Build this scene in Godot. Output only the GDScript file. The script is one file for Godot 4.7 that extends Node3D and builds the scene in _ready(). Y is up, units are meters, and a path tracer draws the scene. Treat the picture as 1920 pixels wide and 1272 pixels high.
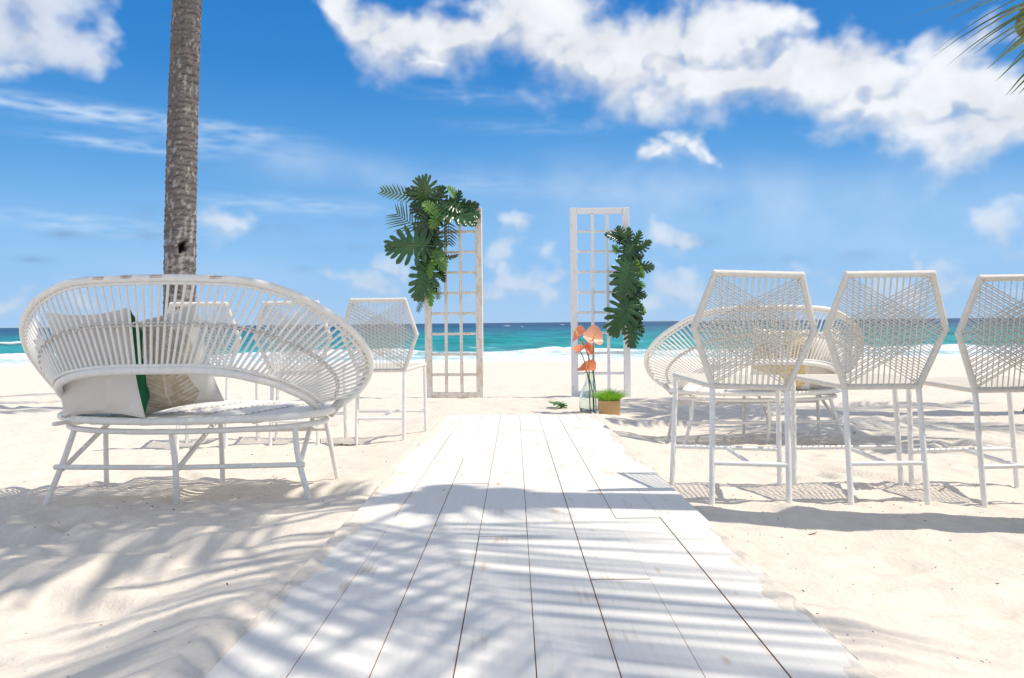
extends Node3D
# A wedding aisle on a white beach. y is up, the camera stands at x = 0, z = 0 and looks towards -z (the sea). "d" below is the distance in front of it, d = -z.

const SLOPE := 0.0213          # the beach falls towards the water
const EYE := 0.65              # the camera's height over the sand
const SKY_GAIN := 0.90
const SEA := -0.5              # level of the water
const BOARD_TOP := 0.05
const SUN_DIR := Vector3(-0.57, -1.0, -0.08)

# ---------------------------------------------------------------- mesh builder
class MB:
	var v := PackedVector3Array()
	var n := PackedVector3Array()
	var u := PackedVector2Array()
	var c := PackedColorArray()
	var i := PackedInt32Array()
	var colored := false
	var tint := Color(1, 1, 1)

	func vert(p: Vector3, nn: Vector3, uv := Vector2.ZERO) -> int:
		v.append(p); n.append(nn); u.append(uv)
		c.append(tint)
		return v.size() - 1

	func tri(a: int, b: int, d: int) -> void:
		i.append(a); i.append(b); i.append(d)

	# a tube along a path; rad is one radius or one per point
	func tube(path: Array, rad: Variant, sides := 8, closed := false, caps := true) -> void:
		var m := path.size()
		var along := 0.0
		var first := v.size()
		var nrm := Vector3.ZERO
		var rows := m + (1 if closed else 0)
		for k in rows:
			var p: Vector3 = path[k % m]
			var a: Vector3 = path[(k - 1 + m) % m] if closed or k > 0 else path[0]
			var b: Vector3 = path[(k + 1) % m] if closed or k < m - 1 else path[m - 1]
			var t := (b - a).normalized()
			if nrm == Vector3.ZERO:
				nrm = t.cross(Vector3.UP if absf(t.y) < 0.9 else Vector3.RIGHT).normalized()
			nrm = (nrm - t * nrm.dot(t)).normalized()
			var bn := t.cross(nrm)
			var r: float = rad[k % m] if rad is Array or rad is PackedFloat32Array else rad
			if k > 0:
				along += p.distance_to(path[(k - 1) % m])
			for s in sides + 1:
				var ang := TAU * s / sides
				var dir := nrm * cos(ang) + bn * sin(ang)
				vert(p + dir * r, dir, Vector2(float(s) / sides, along))
		var w := sides + 1
		for k in rows - 1:
			for s in sides:
				var o := first + k * w + s
				tri(o, o + w, o + 1)
				tri(o + 1, o + w, o + w + 1)
		if caps and not closed:
			for e in 2:
				var row: int = first + (0 if e == 0 else (rows - 1) * w)
				var p: Vector3 = path[0] if e == 0 else path[m - 1]
				var q: Vector3 = path[1] if e == 0 else path[m - 2]
				var nn := (p - q).normalized()
				var ctr := vert(p, nn)
				var ring := []
				for s in sides + 1:
					ring.append(vert(v[row + s], nn))
				for s in sides:
					if e == 0:
						tri(ctr, ring[s], ring[s + 1])
					else:
						tri(ctr, ring[s + 1], ring[s])

	# bevelled box
	func box(o: Vector3, size: Vector3, b := 0.003, basis := Basis()) -> void:
		var h := size / 2
		var pts := {}
		var first := v.size()
		for sx in [-1, 1]:
			for sy in [-1, 1]:
				for sz in [-1, 1]:
					var s := Vector3(sx, sy, sz)
					for ax in 3:
						var p := Vector3.ZERO
						for k in 3:
							p[k] = s[k] * (h[k] - (0.0 if k == ax else b))
						var nn := Vector3.ZERO
						nn[ax] = s[ax]
						var uv := Vector2(p.z, p.y) if ax == 0 else (Vector2(p.x, p.z) if ax == 1 else Vector2(p.x, p.y))
						pts[[sx, sy, sz, ax]] = vert(o + basis * p, basis * nn, uv)
		var mid := o
		for ax in 3:
			var a1 := (ax + 1) % 3
			var a2 := (ax + 2) % 3
			for s in [-1, 1]:
				var q := []
				for e in [[-1, -1], [1, -1], [1, 1], [-1, 1]]:
					var k := [0, 0, 0]
					k[ax] = s; k[a1] = e[0]; k[a2] = e[1]
					q.append(pts[[k[0], k[1], k[2], ax]])
				_quad_out(q, mid)
		for ax in 3:       # edges that run along ax
			var a1 := (ax + 1) % 3
			var a2 := (ax + 2) % 3
			for s1 in [-1, 1]:
				for s2 in [-1, 1]:
					var q := []
					for e in [[-1, a1], [1, a1], [1, a2], [-1, a2]]:
						var k := [0, 0, 0]
						k[ax] = e[0]; k[a1] = s1; k[a2] = s2
						q.append(pts[[k[0], k[1], k[2], e[1]]])
					_quad_out(q, mid)
		for sx in [-1, 1]:
			for sy in [-1, 1]:
				for sz in [-1, 1]:
					_tri_out(pts[[sx, sy, sz, 0]], pts[[sx, sy, sz, 1]], pts[[sx, sy, sz, 2]], mid)

	func _tri_out(a: int, b: int, d: int, mid: Vector3) -> void:
		var nn := (v[d] - v[a]).cross(v[b] - v[a])
		if nn.dot((v[a] + v[b] + v[d]) / 3.0 - mid) >= 0:
			tri(a, b, d)
		else:
			tri(a, d, b)

	func _quad_out(q: Array, mid: Vector3) -> void:
		_tri_out(q[0], q[1], q[2], mid)
		_tri_out(q[0], q[2], q[3], mid)

	# turned shape: profile of Vector2(radius, height), from the bottom up on the outside
	func lathe(prof: Array, seg := 24) -> void:
		var first := v.size()
		for k in prof.size():
			for s in seg + 1:
				var a := TAU * s / seg
				vert(Vector3(cos(a) * prof[k].x, prof[k].y, sin(a) * prof[k].x), Vector3.ZERO, Vector2(float(s) / seg, prof[k].y))
		var w := seg + 1
		for k in prof.size() - 1:
			for s in seg:
				var o := first + k * w + s
				tri(o, o + 1, o + w)
				tri(o + 1, o + w + 1, o + w)
		smooth(first)
		for k in prof.size():
			var o := first + k * w
			var nn := (n[o] + n[o + seg]).normalized()
			n[o] = nn
			n[o + seg] = nn

	# normals from the faces, for the vertices from «first» on
	func smooth(first := 0) -> void:
		for k in range(first, v.size()):
			n[k] = Vector3.ZERO
		for t in range(0, i.size(), 3):
			if i[t] < first:
				continue
			var nn := (v[i[t + 2]] - v[i[t]]).cross(v[i[t + 1]] - v[i[t]])
			n[i[t]] += nn; n[i[t + 1]] += nn; n[i[t + 2]] += nn
		for k in range(first, v.size()):
			n[k] = n[k].normalized() if n[k].length_squared() > 0 else Vector3.UP

	func mesh() -> ArrayMesh:
		var m := ArrayMesh.new()
		add_to(m)
		return m

	func add_to(m: ArrayMesh) -> void:
		var a := []
		a.resize(Mesh.ARRAY_MAX)
		a[Mesh.ARRAY_VERTEX] = v
		a[Mesh.ARRAY_NORMAL] = n
		a[Mesh.ARRAY_TEX_UV] = u
		if colored:
			a[Mesh.ARRAY_COLOR] = c
		a[Mesh.ARRAY_INDEX] = i
		m.add_surface_from_arrays(Mesh.PRIMITIVE_TRIANGLES, a)

# ---------------------------------------------------------------- small helpers
var M := {}
var taken := {}
var rng := RandomNumberGenerator.new()
var prints := PackedFloat32Array()      # relief of footprints and hollows, 2 cm cells
const PW := 640
const PH := 620
var sand_noise: Array[FastNoiseLite] = []

func lin(r: float, g: float, b: float, a := 1.0) -> Color:
	var k := Color(r, g, b).linear_to_srgb()
	k.a = a
	return k

func mat(r: float, g: float, b: float, rough := 0.7, metal := 0.0) -> StandardMaterial3D:
	var m := StandardMaterial3D.new()
	m.albedo_color = lin(r, g, b)
	m.roughness = rough
	m.metallic = metal
	return m

func fnl(sd: int, freq: float, oct := 1) -> FastNoiseLite:
	var f := FastNoiseLite.new()
	f.noise_type = FastNoiseLite.TYPE_SIMPLEX_SMOOTH
	f.seed = sd
	f.frequency = freq
	f.fractal_type = FastNoiseLite.FRACTAL_FBM if oct > 1 else FastNoiseLite.FRACTAL_NONE
	f.fractal_octaves = oct
	return f

func numbered(called: String) -> String:
	if not taken.has(called):
		taken[called] = 0
		return called
	taken[called] += 1
	return "%s_%03d" % [called, taken[called]]

func tag(o: Node, label: String, category: String, group := "") -> Node:
	o.set_meta("label", label)
	o.set_meta("category", category)
	if group:
		o.set_meta("group", group)
	return o

func thing(called: String, label: String, category: String, at: Vector3, turn := 0.0, group := "") -> Node3D:
	var o := Node3D.new()
	o.name = numbered(called)
	add_child(o, true)
	o.position = at
	o.rotation.y = turn
	tag(o, label, category, group)
	return o

func part(called: String, m: Mesh, material: Material, parent: Node, at := Transform3D()) -> MeshInstance3D:
	var o := MeshInstance3D.new()
	var k := 1
	var nm := called
	while parent.has_node(NodePath(nm)):
		nm = "%s_%03d" % [called, k]
		k += 1
	if parent == self:
		nm = numbered(called)
	o.name = nm
	o.mesh = m
	if material:
		o.material_override = material
	parent.add_child(o, true)
	o.transform = at
	return o

func stuff(o: Node) -> Node:
	o.set_meta("kind", "stuff")
	return o

func structure(o: Node) -> Node:
	o.set_meta("kind", "structure")
	return o

func copy_of(o: Node3D, at: Vector3, turn: float, label: String) -> Node3D:
	var r: Node3D = o.duplicate()
	r.name = numbered(String(o.name).trim_suffix("_001"))
	add_child(r, true)
	r.position = at
	r.rotation = Vector3(0, turn, 0)
	r.set_meta("label", label)
	return r

# a straight rod as a transform of the shared unit cylinder
func rod_at(a: Vector3, b: Vector3, r: float) -> Transform3D:
	var y := b - a
	var t := y.normalized()
	var x := t.cross(Vector3.RIGHT if absf(t.x) < 0.9 else Vector3.UP).normalized()
	var z := x.cross(t)
	return Transform3D(Basis(x * r, y, z * r), a)

func unit_rod(sides: int) -> ArrayMesh:
	var m := MB.new()
	m.tube([Vector3.ZERO, Vector3.UP], 1.0, sides)
	return m.mesh()

# a smooth line through points
func spline(p: Array, steps: int) -> Array:
	var out := []
	for k in p.size() - 1:
		var a: Vector3 = p[max(k - 1, 0)]
		var b: Vector3 = p[k]
		var c: Vector3 = p[k + 1]
		var d: Vector3 = p[min(k + 2, p.size() - 1)]
		for s in steps:
			out.append(b.cubic_interpolate(c, a, d, float(s) / steps))
	out.append(p[p.size() - 1])
	return out

# evenly spaced points on a line
func spaced(p: Array, count: int) -> Array:
	var total := 0.0
	for k in p.size() - 1:
		total += p[k].distance_to(p[k + 1])
	var out := []
	var at := 0
	var gone := 0.0
	for k in count:
		var want := total * k / (count - 1)
		while at < p.size() - 2 and gone + p[at].distance_to(p[at + 1]) < want:
			gone += p[at].distance_to(p[at + 1])
			at += 1
		var l: float = p[at].distance_to(p[at + 1])
		out.append(p[at].lerp(p[at + 1], clampf((want - gone) / maxf(l, 1e-6), 0, 1)))
	return out

func mirror_half(h: Array) -> Array:   # from the middle outwards -> the whole line from -x to +x
	var out := []
	for k in range(h.size() - 1, 0, -1):
		out.append(Vector3(-h[k].x, h[k].y, h[k].z))
	for k in h.size():
		out.append(h[k])
	return out

func ridged(path: Array, r: float, every: float, depth: float, closed := false) -> Array:
	# cord wound round a tube: the path cut fine and a radius that swells with every turn
	var total := 0.0
	for k in path.size() - 1:
		total += path[k].distance_to(path[k + 1])
	var count := int(total / every) * 2 + 1
	var p := spaced(path, count)
	var rad := PackedFloat32Array()
	for k in count:
		rad.append(r * (1.0 + (depth if k % 2 == 0 else -depth)))
	return [p, rad]

# ---------------------------------------------------------------- the ground
func bump(x: float, d: float) -> float:
	var fx := (x + 6.4) / 0.02
	var fy := (d - 0.4) / 0.02
	if fx < 1 or fy < 1 or fx > PW - 2 or fy > PH - 2:
		return 0.0
	var ix := int(fx)
	var iy := int(fy)
	var tx := fx - ix
	var ty := fy - iy
	var o := iy * PW + ix
	return lerpf(lerpf(prints[o], prints[o + 1], tx), lerpf(prints[o + PW], prints[o + PW + 1], tx), ty)

func stamp(x: float, d: float, len: float, wid: float, turn: float, deep: float, rim: float) -> void:
	var r := len * 1.5
	for iy in range(maxi(0, int((d - r - 0.4) / 0.02)), mini(PH - 1, int((d + r - 0.4) / 0.02))):
		for ix in range(maxi(0, int((x - r + 6.4) / 0.02)), mini(PW - 1, int((x + r + 6.4) / 0.02))):
			var q := Vector2(ix * 0.02 - 6.4 - x, iy * 0.02 + 0.4 - d).rotated(-turn)
			var e := Vector2(q.x / len, q.y / wid).length() * 2.0
			if e < 2.4:
				prints[iy * PW + ix] += -deep * (1.0 - smoothstep(0.55, 1.15, e)) + rim * exp(-pow((e - 1.35) / 0.35, 2))

func base_ground(x: float, d: float) -> float:
	var y := -SLOPE * (d if d > -6.0 else -6.0)
	y -= 0.022 * exp(-pow((x - 1.8) / 0.55, 2) - pow((d - 3.2) / 0.6, 2))
	y -= 0.06 * exp(-pow((x - 1.7) / 1.9, 2) - pow((d - 5.6) / 1.1, 2))
	return y

func ground(x: float, d: float) -> float:
	var y := base_ground(x, d)
	var far := smoothstep(9.0, 16.0, d)
	var calm := lerpf(1.0, 0.25, far)
	calm *= lerpf(1.0, 0.6, smoothstep(0.6, 1.4, x) * (1.0 - smoothstep(2.4, 3.2, d)))
	y += calm * (0.020 * sand_noise[0].get_noise_2d(x, d) + 0.012 * sand_noise[1].get_noise_2d(x, d) + 0.0065 * sand_noise[2].get_noise_2d(x, d) + (0.0022 * sand_noise[3].get_noise_2d(x, d) if d < 9.0 else 0.0))
	y += bump(x, d)
	# the sand is level with the boards on the left and a step below them on the right
	var edge := maxf(maxf(-0.568 - x, x - 0.634), d - 6.45)
	if edge < 0.45:
		var low := lerpf(-0.005, 0.012, smoothstep(1.6, 2.6, d)) if x < 0.0 else lerpf(0.008, 0.042, smoothstep(1.5, 3.0, d))
		var at := BOARD_TOP - SLOPE * d - low + 0.010 * sand_noise[1].get_noise_2d(x * 1.7 + 9.0, d * 1.7)
		if d > 6.0:
			at = lerpf(at, BOARD_TOP - SLOPE * d - 0.008, smoothstep(6.0, 6.45, d))
		if edge < 0.0:
			at = lerpf(at, BOARD_TOP - SLOPE * d - 0.035, smoothstep(0.0, -0.03, edge))
		y = lerpf(at, y, smoothstep(0.0, 0.45, edge))
	return y

func on_sand(x: float, d: float) -> Vector3:
	return Vector3(x, ground(x, d), -d)

func level(x: float, d: float, r := 0.25) -> Vector3:    # mean height of the sand under a thing
	var s := 0.0
	for a in 8:
		s += ground(x + cos(a * PI / 4) * r, d + sin(a * PI / 4) * r)
	return Vector3(x, s / 8.0, -d)

# ---------------------------------------------------------------- the sky
const BLOBS := [Vector3(-11.49, 21.36, 1.34), Vector3(-9.83, 19.80, 1.91), Vector3(-7.22, 19.40, 2.10), Vector3(-4.19, 19.47, 2.29), Vector3(-1.91, 19.99, 2.29), Vector3(-6.09, 18.24, 0.95), Vector3(0.00, 21.32, 2.29), Vector3(2.29, 20.95, 3.06), Vector3(3.05, 18.91, 1.91), Vector3(5.33, 18.84, 3.06), Vector3(7.97, 17.70, 3.06), Vector3(10.94, 18.55, 2.29), Vector3(11.31, 16.48, 2.10), Vector3(14.22, 16.27, 2.29), Vector3(13.86, 18.66, 2.10), Vector3(16.35, 18.93, 2.10), Vector3(17.74, 19.27, 1.72), Vector3(16.35, 16.09, 2.29), Vector3(18.78, 15.87, 2.29), Vector3(21.14, 15.95, 2.10), Vector3(23.43, 16.00, 2.10), Vector3(25.02, 15.48, 1.91), Vector3(21.80, 14.55, 1.72), Vector3(23.43, 13.38, 1.45), Vector3(24.70, 13.57, 1.91), Vector3(26.87, 13.31, 2.10), Vector3(28.96, 14.30, 2.29), Vector3(30.40, 13.47, 2.10), Vector3(27.47, 11.29, 1.60), Vector3(29.54, 11.37, 2.29), Vector3(31.24, 11.79, 1.91), Vector3(31.94, 12.32, 1.45), Vector3(30.40, 10.00, 0.92), Vector3(28.07, 10.25, 1.07), Vector3(9.65, 11.98, 0.61), Vector3(10.94, 11.38, 0.53), Vector3(12.04, 12.22, 0.69), Vector3(13.50, 11.61, 0.69), Vector3(14.57, 11.19, 0.46), Vector3(-1.15, 5.17, 0.99), Vector3(0.00, 3.07, 1.30), Vector3(-1.53, 1.94, 1.15), Vector3(1.53, 2.48, 0.84), Vector3(-9.83, 4.06, 0.61), Vector3(-8.34, 3.88, 0.69), Vector3(-10.20, 2.38, 0.84), Vector3(-11.31, 2.94, 0.61), Vector3(-20.47, 6.99, 1.07), Vector3(32.07, 5.19, 1.15), Vector3(10.94, 5.89, 0.76), Vector3(11.68, 2.33, 0.84), Vector3(10.20, 1.61, 0.69), Vector3(26.87, 3.67, 0.42), Vector3(29.25, 1.90, 0.84), Vector3(21.47, 2.47, 0.69), Vector3(24.39, 2.04, 0.53), Vector3(3.05, 3.99, 0.69), Vector3(0.00, 6.30, 0.76), Vector3(2.10, 1.71, 0.92), Vector3(10.20, 6.47, 0.69), Vector3(12.77, 1.57, 0.76), Vector3(30.68, 1.69, 0.76), Vector3(26.26, 1.30, 0.69), Vector3(28.66, 2.42, 0.61), Vector3(-31.52, 1.79, 0.69), Vector3(-29.25, 2.30, 0.46)]
const SOFT := [Vector3(-31.80, 17.46, 3.63), Vector3(-29.83, 17.77, 3.06), Vector3(-32.35, 19.11, 3.63), Vector3(-28.07, 17.12, 1.91), Vector3(-30.11, 19.22, 3.06), Vector3(-32.35, 15.58, 1.91)]
const STREAK := [[-29.25, 13.38, 7.26, 0.61, 0.55], [-23.75, 13.39, 4.58, 0.38, 0.50], [-25.95, 11.55, 4.58, 0.34, 0.50], [-19.80, 12.14, 5.35, 0.69, 0.30], [-17.74, 12.89, 3.44, 0.46, 0.30], [-14.93, 11.28, 6.11, 1.15, 0.20], [-2.29, 15.85, 4.97, 0.53, 0.15], [-17.05, 8.17, 5.73, 0.46, 0.25], [-12.77, 8.29, 5.35, 0.53, 0.25], [-28.37, 6.48, 6.11, 0.76, 0.30], [-2.29, 9.68, 7.64, 0.76, 0.15], [14.57, 8.86, 9.93, 1.15, 0.12], [1.53, 13.67, 5.73, 0.53, 0.12], [18.09, 7.60, 16.04, 3.06, 0.26], [7.22, 9.89, 9.93, 1.91, 0.18], [-9.83, 10.35, 9.17, 1.53, 0.15], [-23.75, 3.92, 9.93, 1.15, 0.15], [26.26, 4.37, 7.64, 1.15, 0.20]]
const DARK := [[-28.96, 5.79, 1.53, 0.27, 0.50], [-24.70, 5.97, 1.38, 0.38, 0.60], [-30.96, 4.17, 1.22, 0.19, 0.60], [-16.00, 6.58, 1.91, 0.46, 0.30], [-24.07, 7.19, 1.15, 0.53, 0.30], [-14.75, 3.86, 0.92, 0.23, 0.40], [-9.83, 7.05, 2.29, 0.31, 0.30], [-12.04, 5.35, 2.29, 0.31, 0.30], [12.77, 5.46, 2.29, 0.46, 0.30], [18.09, 4.19, 3.44, 0.34, 0.35], [22.13, 4.21, 2.29, 0.38, 0.35]]
var cloud_a := fnl(5, 0.24, 5)
var cloud_w := fnl(3, 0.17, 4)
var cloud_b := fnl(17, 0.11, 4)
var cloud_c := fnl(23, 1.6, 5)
var cloud_d := fnl(31, 0.9, 3)

func air(az: float, el: float) -> Vector3:
	# clear sky, brighter and whiter towards the horizon and towards the sun's side
	var e := clampf(el, 0.0, 90.0)
	var stops := [[0.0, Vector3(0.36, 0.55, 0.79)], [5.0, Vector3(0.25, 0.49, 0.80)], [12.0, Vector3(0.115, 0.36, 0.73)], [18.0, Vector3(0.045, 0.25, 0.63)], [26.0, Vector3(0.020, 0.18, 0.54)], [45.0, Vector3(0.018, 0.14, 0.46)], [90.0, Vector3(0.018, 0.12, 0.42)]]
	var c: Vector3 = stops[6][1]
	for k in 6:
		if e <= stops[k + 1][0]:
			c = stops[k][1].lerp(stops[k + 1][1], smoothstep(0.0, 1.0, (e - stops[k][0]) / (stops[k + 1][0] - stops[k][0])) * 0.5 + 0.5 * (e - stops[k][0]) / (stops[k + 1][0] - stops[k][0]))
			break
	var dir := Vector3(sin(deg_to_rad(az)) * cos(deg_to_rad(e)), sin(deg_to_rad(e)), -cos(deg_to_rad(az)) * cos(deg_to_rad(e)))
	c *= Vector3.ONE.lerp(Vector3(0.80, 0.88, 0.93), smoothstep(5.0, 14.0, e))
	var s := maxf(0.0, dir.dot(-SUN_DIR.normalized()))
	return c + Vector3(0.085, 0.075, 0.04) * pow(s, 3.0) + Vector3(0.9, 0.85, 0.75) * pow(s, 60.0) * 0.8

func blob_field(az: float, el: float) -> Vector2:
	var f := -1.0
	for b in BLOBS:
		f = maxf(f, (1.0 - Vector2(az - b.x, (el - b.y) * 1.1).length() / (b.z * 1.22 + 0.30)) * minf(1.0, 0.34 + b.z * 0.36))
	var g := -1.0
	for b in SOFT:
		g = maxf(g, 1.0 - Vector2(az - b.x, el - b.y).length() / b.z)
	return Vector2(f, g)

func warp(az: float, el: float) -> Vector2:
	var q := Vector2(cloud_w.get_noise_2d(az, el * 1.3), cloud_w.get_noise_2d(az + 71.0, el * 1.3 + 13.0))
	return Vector2(az + 2.6 * q.x, el + 1.5 * q.y)

func sky_at(az: float, el: float, f: Vector2, above: float, view: float) -> Color:
	var c := air(az, el)
	var dir := Vector3(sin(deg_to_rad(az)) * cos(deg_to_rad(el)), sin(deg_to_rad(el)), -cos(deg_to_rad(az)) * cos(deg_to_rad(el)))
	var fine := cloud_a.get_noise_2d(az, el * 1.25)
	var wide := cloud_b.get_noise_2d(az + 40.0, el * 1.3)
	if view > 0.0:
		for s in STREAK:
			var q := Vector2((az - s[0]) / s[2], (el - s[1] - (az - s[0]) * -0.05) / s[3])
			var k: float = exp(-q.length_squared() * 1.2) * s[4] * view
			if k > 0.01:
				k *= clampf(0.75 + 1.1 * cloud_d.get_noise_2d(az * 0.35, el * 2.2), 0.0, 1.6) if s[3] < 0.9 else clampf(0.9 + 0.9 * wide + 0.3 * fine, 0.2, 1.5)
				c = c.lerp(Vector3(0.62, 0.74, 0.88), clampf(k, 0, 0.75))
		for s in DARK:
			var q := Vector2((az - s[0]) / s[2], (el - s[1]) / s[3])
			var k: float = exp(-q.length_squared()) * s[4] * view * clampf(0.7 + 1.5 * fine, 0, 1.5)
			if k > 0.01:
				c = c.lerp(Vector3(0.20, 0.34, 0.55), clampf(k, 0, 0.7))
	var a := 0.0
	if view > 0.0:
		var under := smoothstep(-0.10, 0.22, above - f.x)
		a = 0.93 * smoothstep(-0.22, lerpf(0.60, 0.95, under), f.x + lerpf(0.50, 0.34, under) * fine + 0.28 * wide) * view
		var hazy := smoothstep(0.0, 0.75, f.y + 0.4 * wide + 0.25 * fine) * 0.72 * view
		a = maxf(a, hazy)
		if el < 14.0:
			a *= lerpf(0.50, 1.0, smoothstep(2.0, 14.0, el))
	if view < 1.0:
		var g := cloud_c.get_noise_3d(dir.x, dir.y * 1.6, dir.z) + 0.13  # unseen cloud outside the view, added thick to brighten the shadows
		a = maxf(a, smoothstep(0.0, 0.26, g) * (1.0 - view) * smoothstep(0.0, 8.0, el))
	if a > 0.0:
		var thick := clampf(f.x * 0.9 + 0.35, 0.0, 1.0) if view > 0.5 else 0.6
		var lit := clampf(0.84 + 0.12 * fine + 0.12 * wide - (0.09 * smoothstep(-0.05, 0.2, above - f.x) if view > 0.5 else 0.0), 0.70, 0.97)
		var white := Vector3(0.95, 0.97, 1.0) * lit * lerpf(0.86, 1.0, smoothstep(0.0, 12.0, el))
		c = c.lerp(white, a)
	c *= SKY_GAIN
	return Color(c.x, c.y, c.z)

func read_field(field: Image, qx: float, qy: float) -> Color:
	var ix := int(qx)
	var iy := int(qy)
	var t := qx - ix
	var top := field.get_pixel(ix, iy).lerp(field.get_pixel(ix + 1, iy), t)
	return top.lerp(field.get_pixel(ix, iy + 1).lerp(field.get_pixel(ix + 1, iy + 1), t), qy - iy)

func make_sky() -> ImageTexture:
	var W := 4096
	var H := 2048
	var lo := Image.create(512, 256, false, Image.FORMAT_RGBF)
	for y in 256:
		var el := 90.0 - (y + 0.5) / 256.0 * 180.0
		for x in 512:
			var az := ((x + 0.5) / 512.0 - 0.5) * 360.0
			if el < -1.5:
				lo.set_pixel(x, y, Color(0.40, 0.42, 0.42))
				continue
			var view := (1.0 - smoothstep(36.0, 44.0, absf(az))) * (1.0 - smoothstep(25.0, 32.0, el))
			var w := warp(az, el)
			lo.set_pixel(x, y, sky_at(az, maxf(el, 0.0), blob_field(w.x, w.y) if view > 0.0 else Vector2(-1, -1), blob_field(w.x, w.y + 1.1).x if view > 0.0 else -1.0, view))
	lo.resize(W, H, Image.INTERPOLATE_CUBIC)
	var step := 6
	var x0 := int((0.5 - 46.0 / 360.0) * W)
	var x1 := int((0.5 + 46.0 / 360.0) * W)
	var y0 := int((90.0 - 34.0) / 180.0 * H)
	var y1 := H / 2
	var cw := (x1 - x0) / step + 2
	var ch := (y1 - y0) / step + 20
	var field := Image.create(cw, ch, false, Image.FORMAT_RGF)
	for y in ch:
		for x in cw:
			var f := blob_field(((x0 + x * step + 0.5) / W - 0.5) * 360.0, 90.0 - (y0 + y * step + 0.5) / H * 180.0)
			field.set_pixel(x, y, Color(f.x, f.y, 0))
	for y in range(y0, y1):
		var el := 90.0 - (y + 0.5) / H * 180.0
		for x in range(x0, x1):
			var az := ((x + 0.5) / W - 0.5) * 360.0
			var view := (1.0 - smoothstep(36.0, 44.0, absf(az))) * (1.0 - smoothstep(25.0, 32.0, el))
			if view <= 0.0:
				continue
			var wp := warp(az, el)
			var qx := clampf(((wp.x / 360.0 + 0.5) * W - x0) / step, 0.0, cw - 2.01)
			var qy := clampf(((90.0 - wp.y) / 180.0 * H - y0) / step, 0.0, ch - 2.01)
			var f := read_field(field, qx, qy)
			var above := read_field(field, qx, maxf(0.0, qy - 1.1 / 180.0 * H / step)).r
			lo.set_pixel(x, y, sky_at(az, maxf(el, 0.0), Vector2(f.r, f.g), above, view))
	# the middle of what was drawn is straight ahead, which a panorama keeps at its left edge
	var turned := Image.create(W, H, false, Image.FORMAT_RGBF)
	turned.blit_rect(lo, Rect2i(W / 2, 0, W / 2, H), Vector2i(0, 0))
	turned.blit_rect(lo, Rect2i(0, 0, W / 2, H), Vector2i(W / 2, 0))
	return ImageTexture.create_from_image(turned)

# ---------------------------------------------------------------- textures
func picture(w: int, h: int, f: Callable) -> ImageTexture:
	var im := Image.create(w, h, false, Image.FORMAT_RGB8)
	for y in h:
		for x in w:
			im.set_pixel(x, y, f.call(x, y))
	return ImageTexture.create_from_image(im)

func whitewash(sd: int, worn: float) -> ImageTexture:
	# white paint over boards: long grain, thin patches where pale wood shows
	var g := fnl(sd, 0.05, 3)
	var p := fnl(sd + 1, 0.010, 4)
	var k := fnl(sd + 2, 0.02, 2)
	return picture(256, 1024, func(x: int, y: int) -> Color:
		var grain := g.get_noise_2d(x * 3.2, y * 0.10)
		var patch := smoothstep(0.10, 0.5, p.get_noise_2d(x * 1.3, y * 0.45) + 0.25 * grain + worn)
		var knot := smoothstep(0.68, 0.85, k.get_noise_2d(x * 0.9, y * 0.35))
		var c := Color(0.93, 0.93, 0.925).darkened(0.02 * clampf(grain + 0.4, 0, 1))
		c = c.lerp(Color(0.86, 0.80, 0.71).darkened(0.06 * clampf(grain + 0.5, 0, 1)), patch * 0.6)
		return c.lerp(Color(0.72, 0.58, 0.43), knot * 0.45))

func leaf_print(ground_c: Color, leaf_c: Color, vein_c: Color, other: Color, sd: int) -> ImageTexture:
	# printed cloth: large split leaves on a pale ground
	var places := [[0.46, 0.97, -1.75, 0.66], [0.12, 0.45, -0.5, 0.5], [1.02, 0.35, 2.6, 0.55], [0.35, 0.02, 1.2, 0.42]]
	var g := fnl(sd, 0.02, 3)
	return picture(384, 384, func(x: int, y: int) -> Color:
		var c := ground_c
		for k in places.size():
			var pl: Array = places[k]
			var q: Vector2 = (Vector2(x, y) / 384.0 - Vector2(pl[0], pl[1])).rotated(-pl[2]) / pl[3]
			if q.x < -0.12 or q.x > 1.0:
				continue
			var half := 0.46 * pow(clampf((q.x + 0.12) / 0.4, 0, 1), 0.5) * pow(clampf((1.0 - q.x) / 0.75, 0, 1), 0.6)
			var w := absf(q.y)
			if w > half:
				continue
			var s := fposmod((q.x - 0.55 * w) * 7.0, 1.0)
			if s < 0.14 and w > half * 0.5:
				continue
			var col := leaf_c if k != 2 else other
			if absf(s - 0.60) < 0.045 or w < 0.012:
				col = vein_c
			c = c.lerp(col, clampf(0.8 + 0.5 * g.get_noise_2d(x, y), 0.4, 1.0))
		return c)

func grain_normal(sd: int, size: int, freq: float, strength: float) -> ImageTexture:
	var f := fnl(sd, freq, 4)
	var im := f.get_seamless_image(size, size)
	im.convert(Image.FORMAT_L8)
	im.bump_map_to_normal_map(strength)
	im.convert(Image.FORMAT_RGB8)
	return ImageTexture.create_from_image(im)

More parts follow.
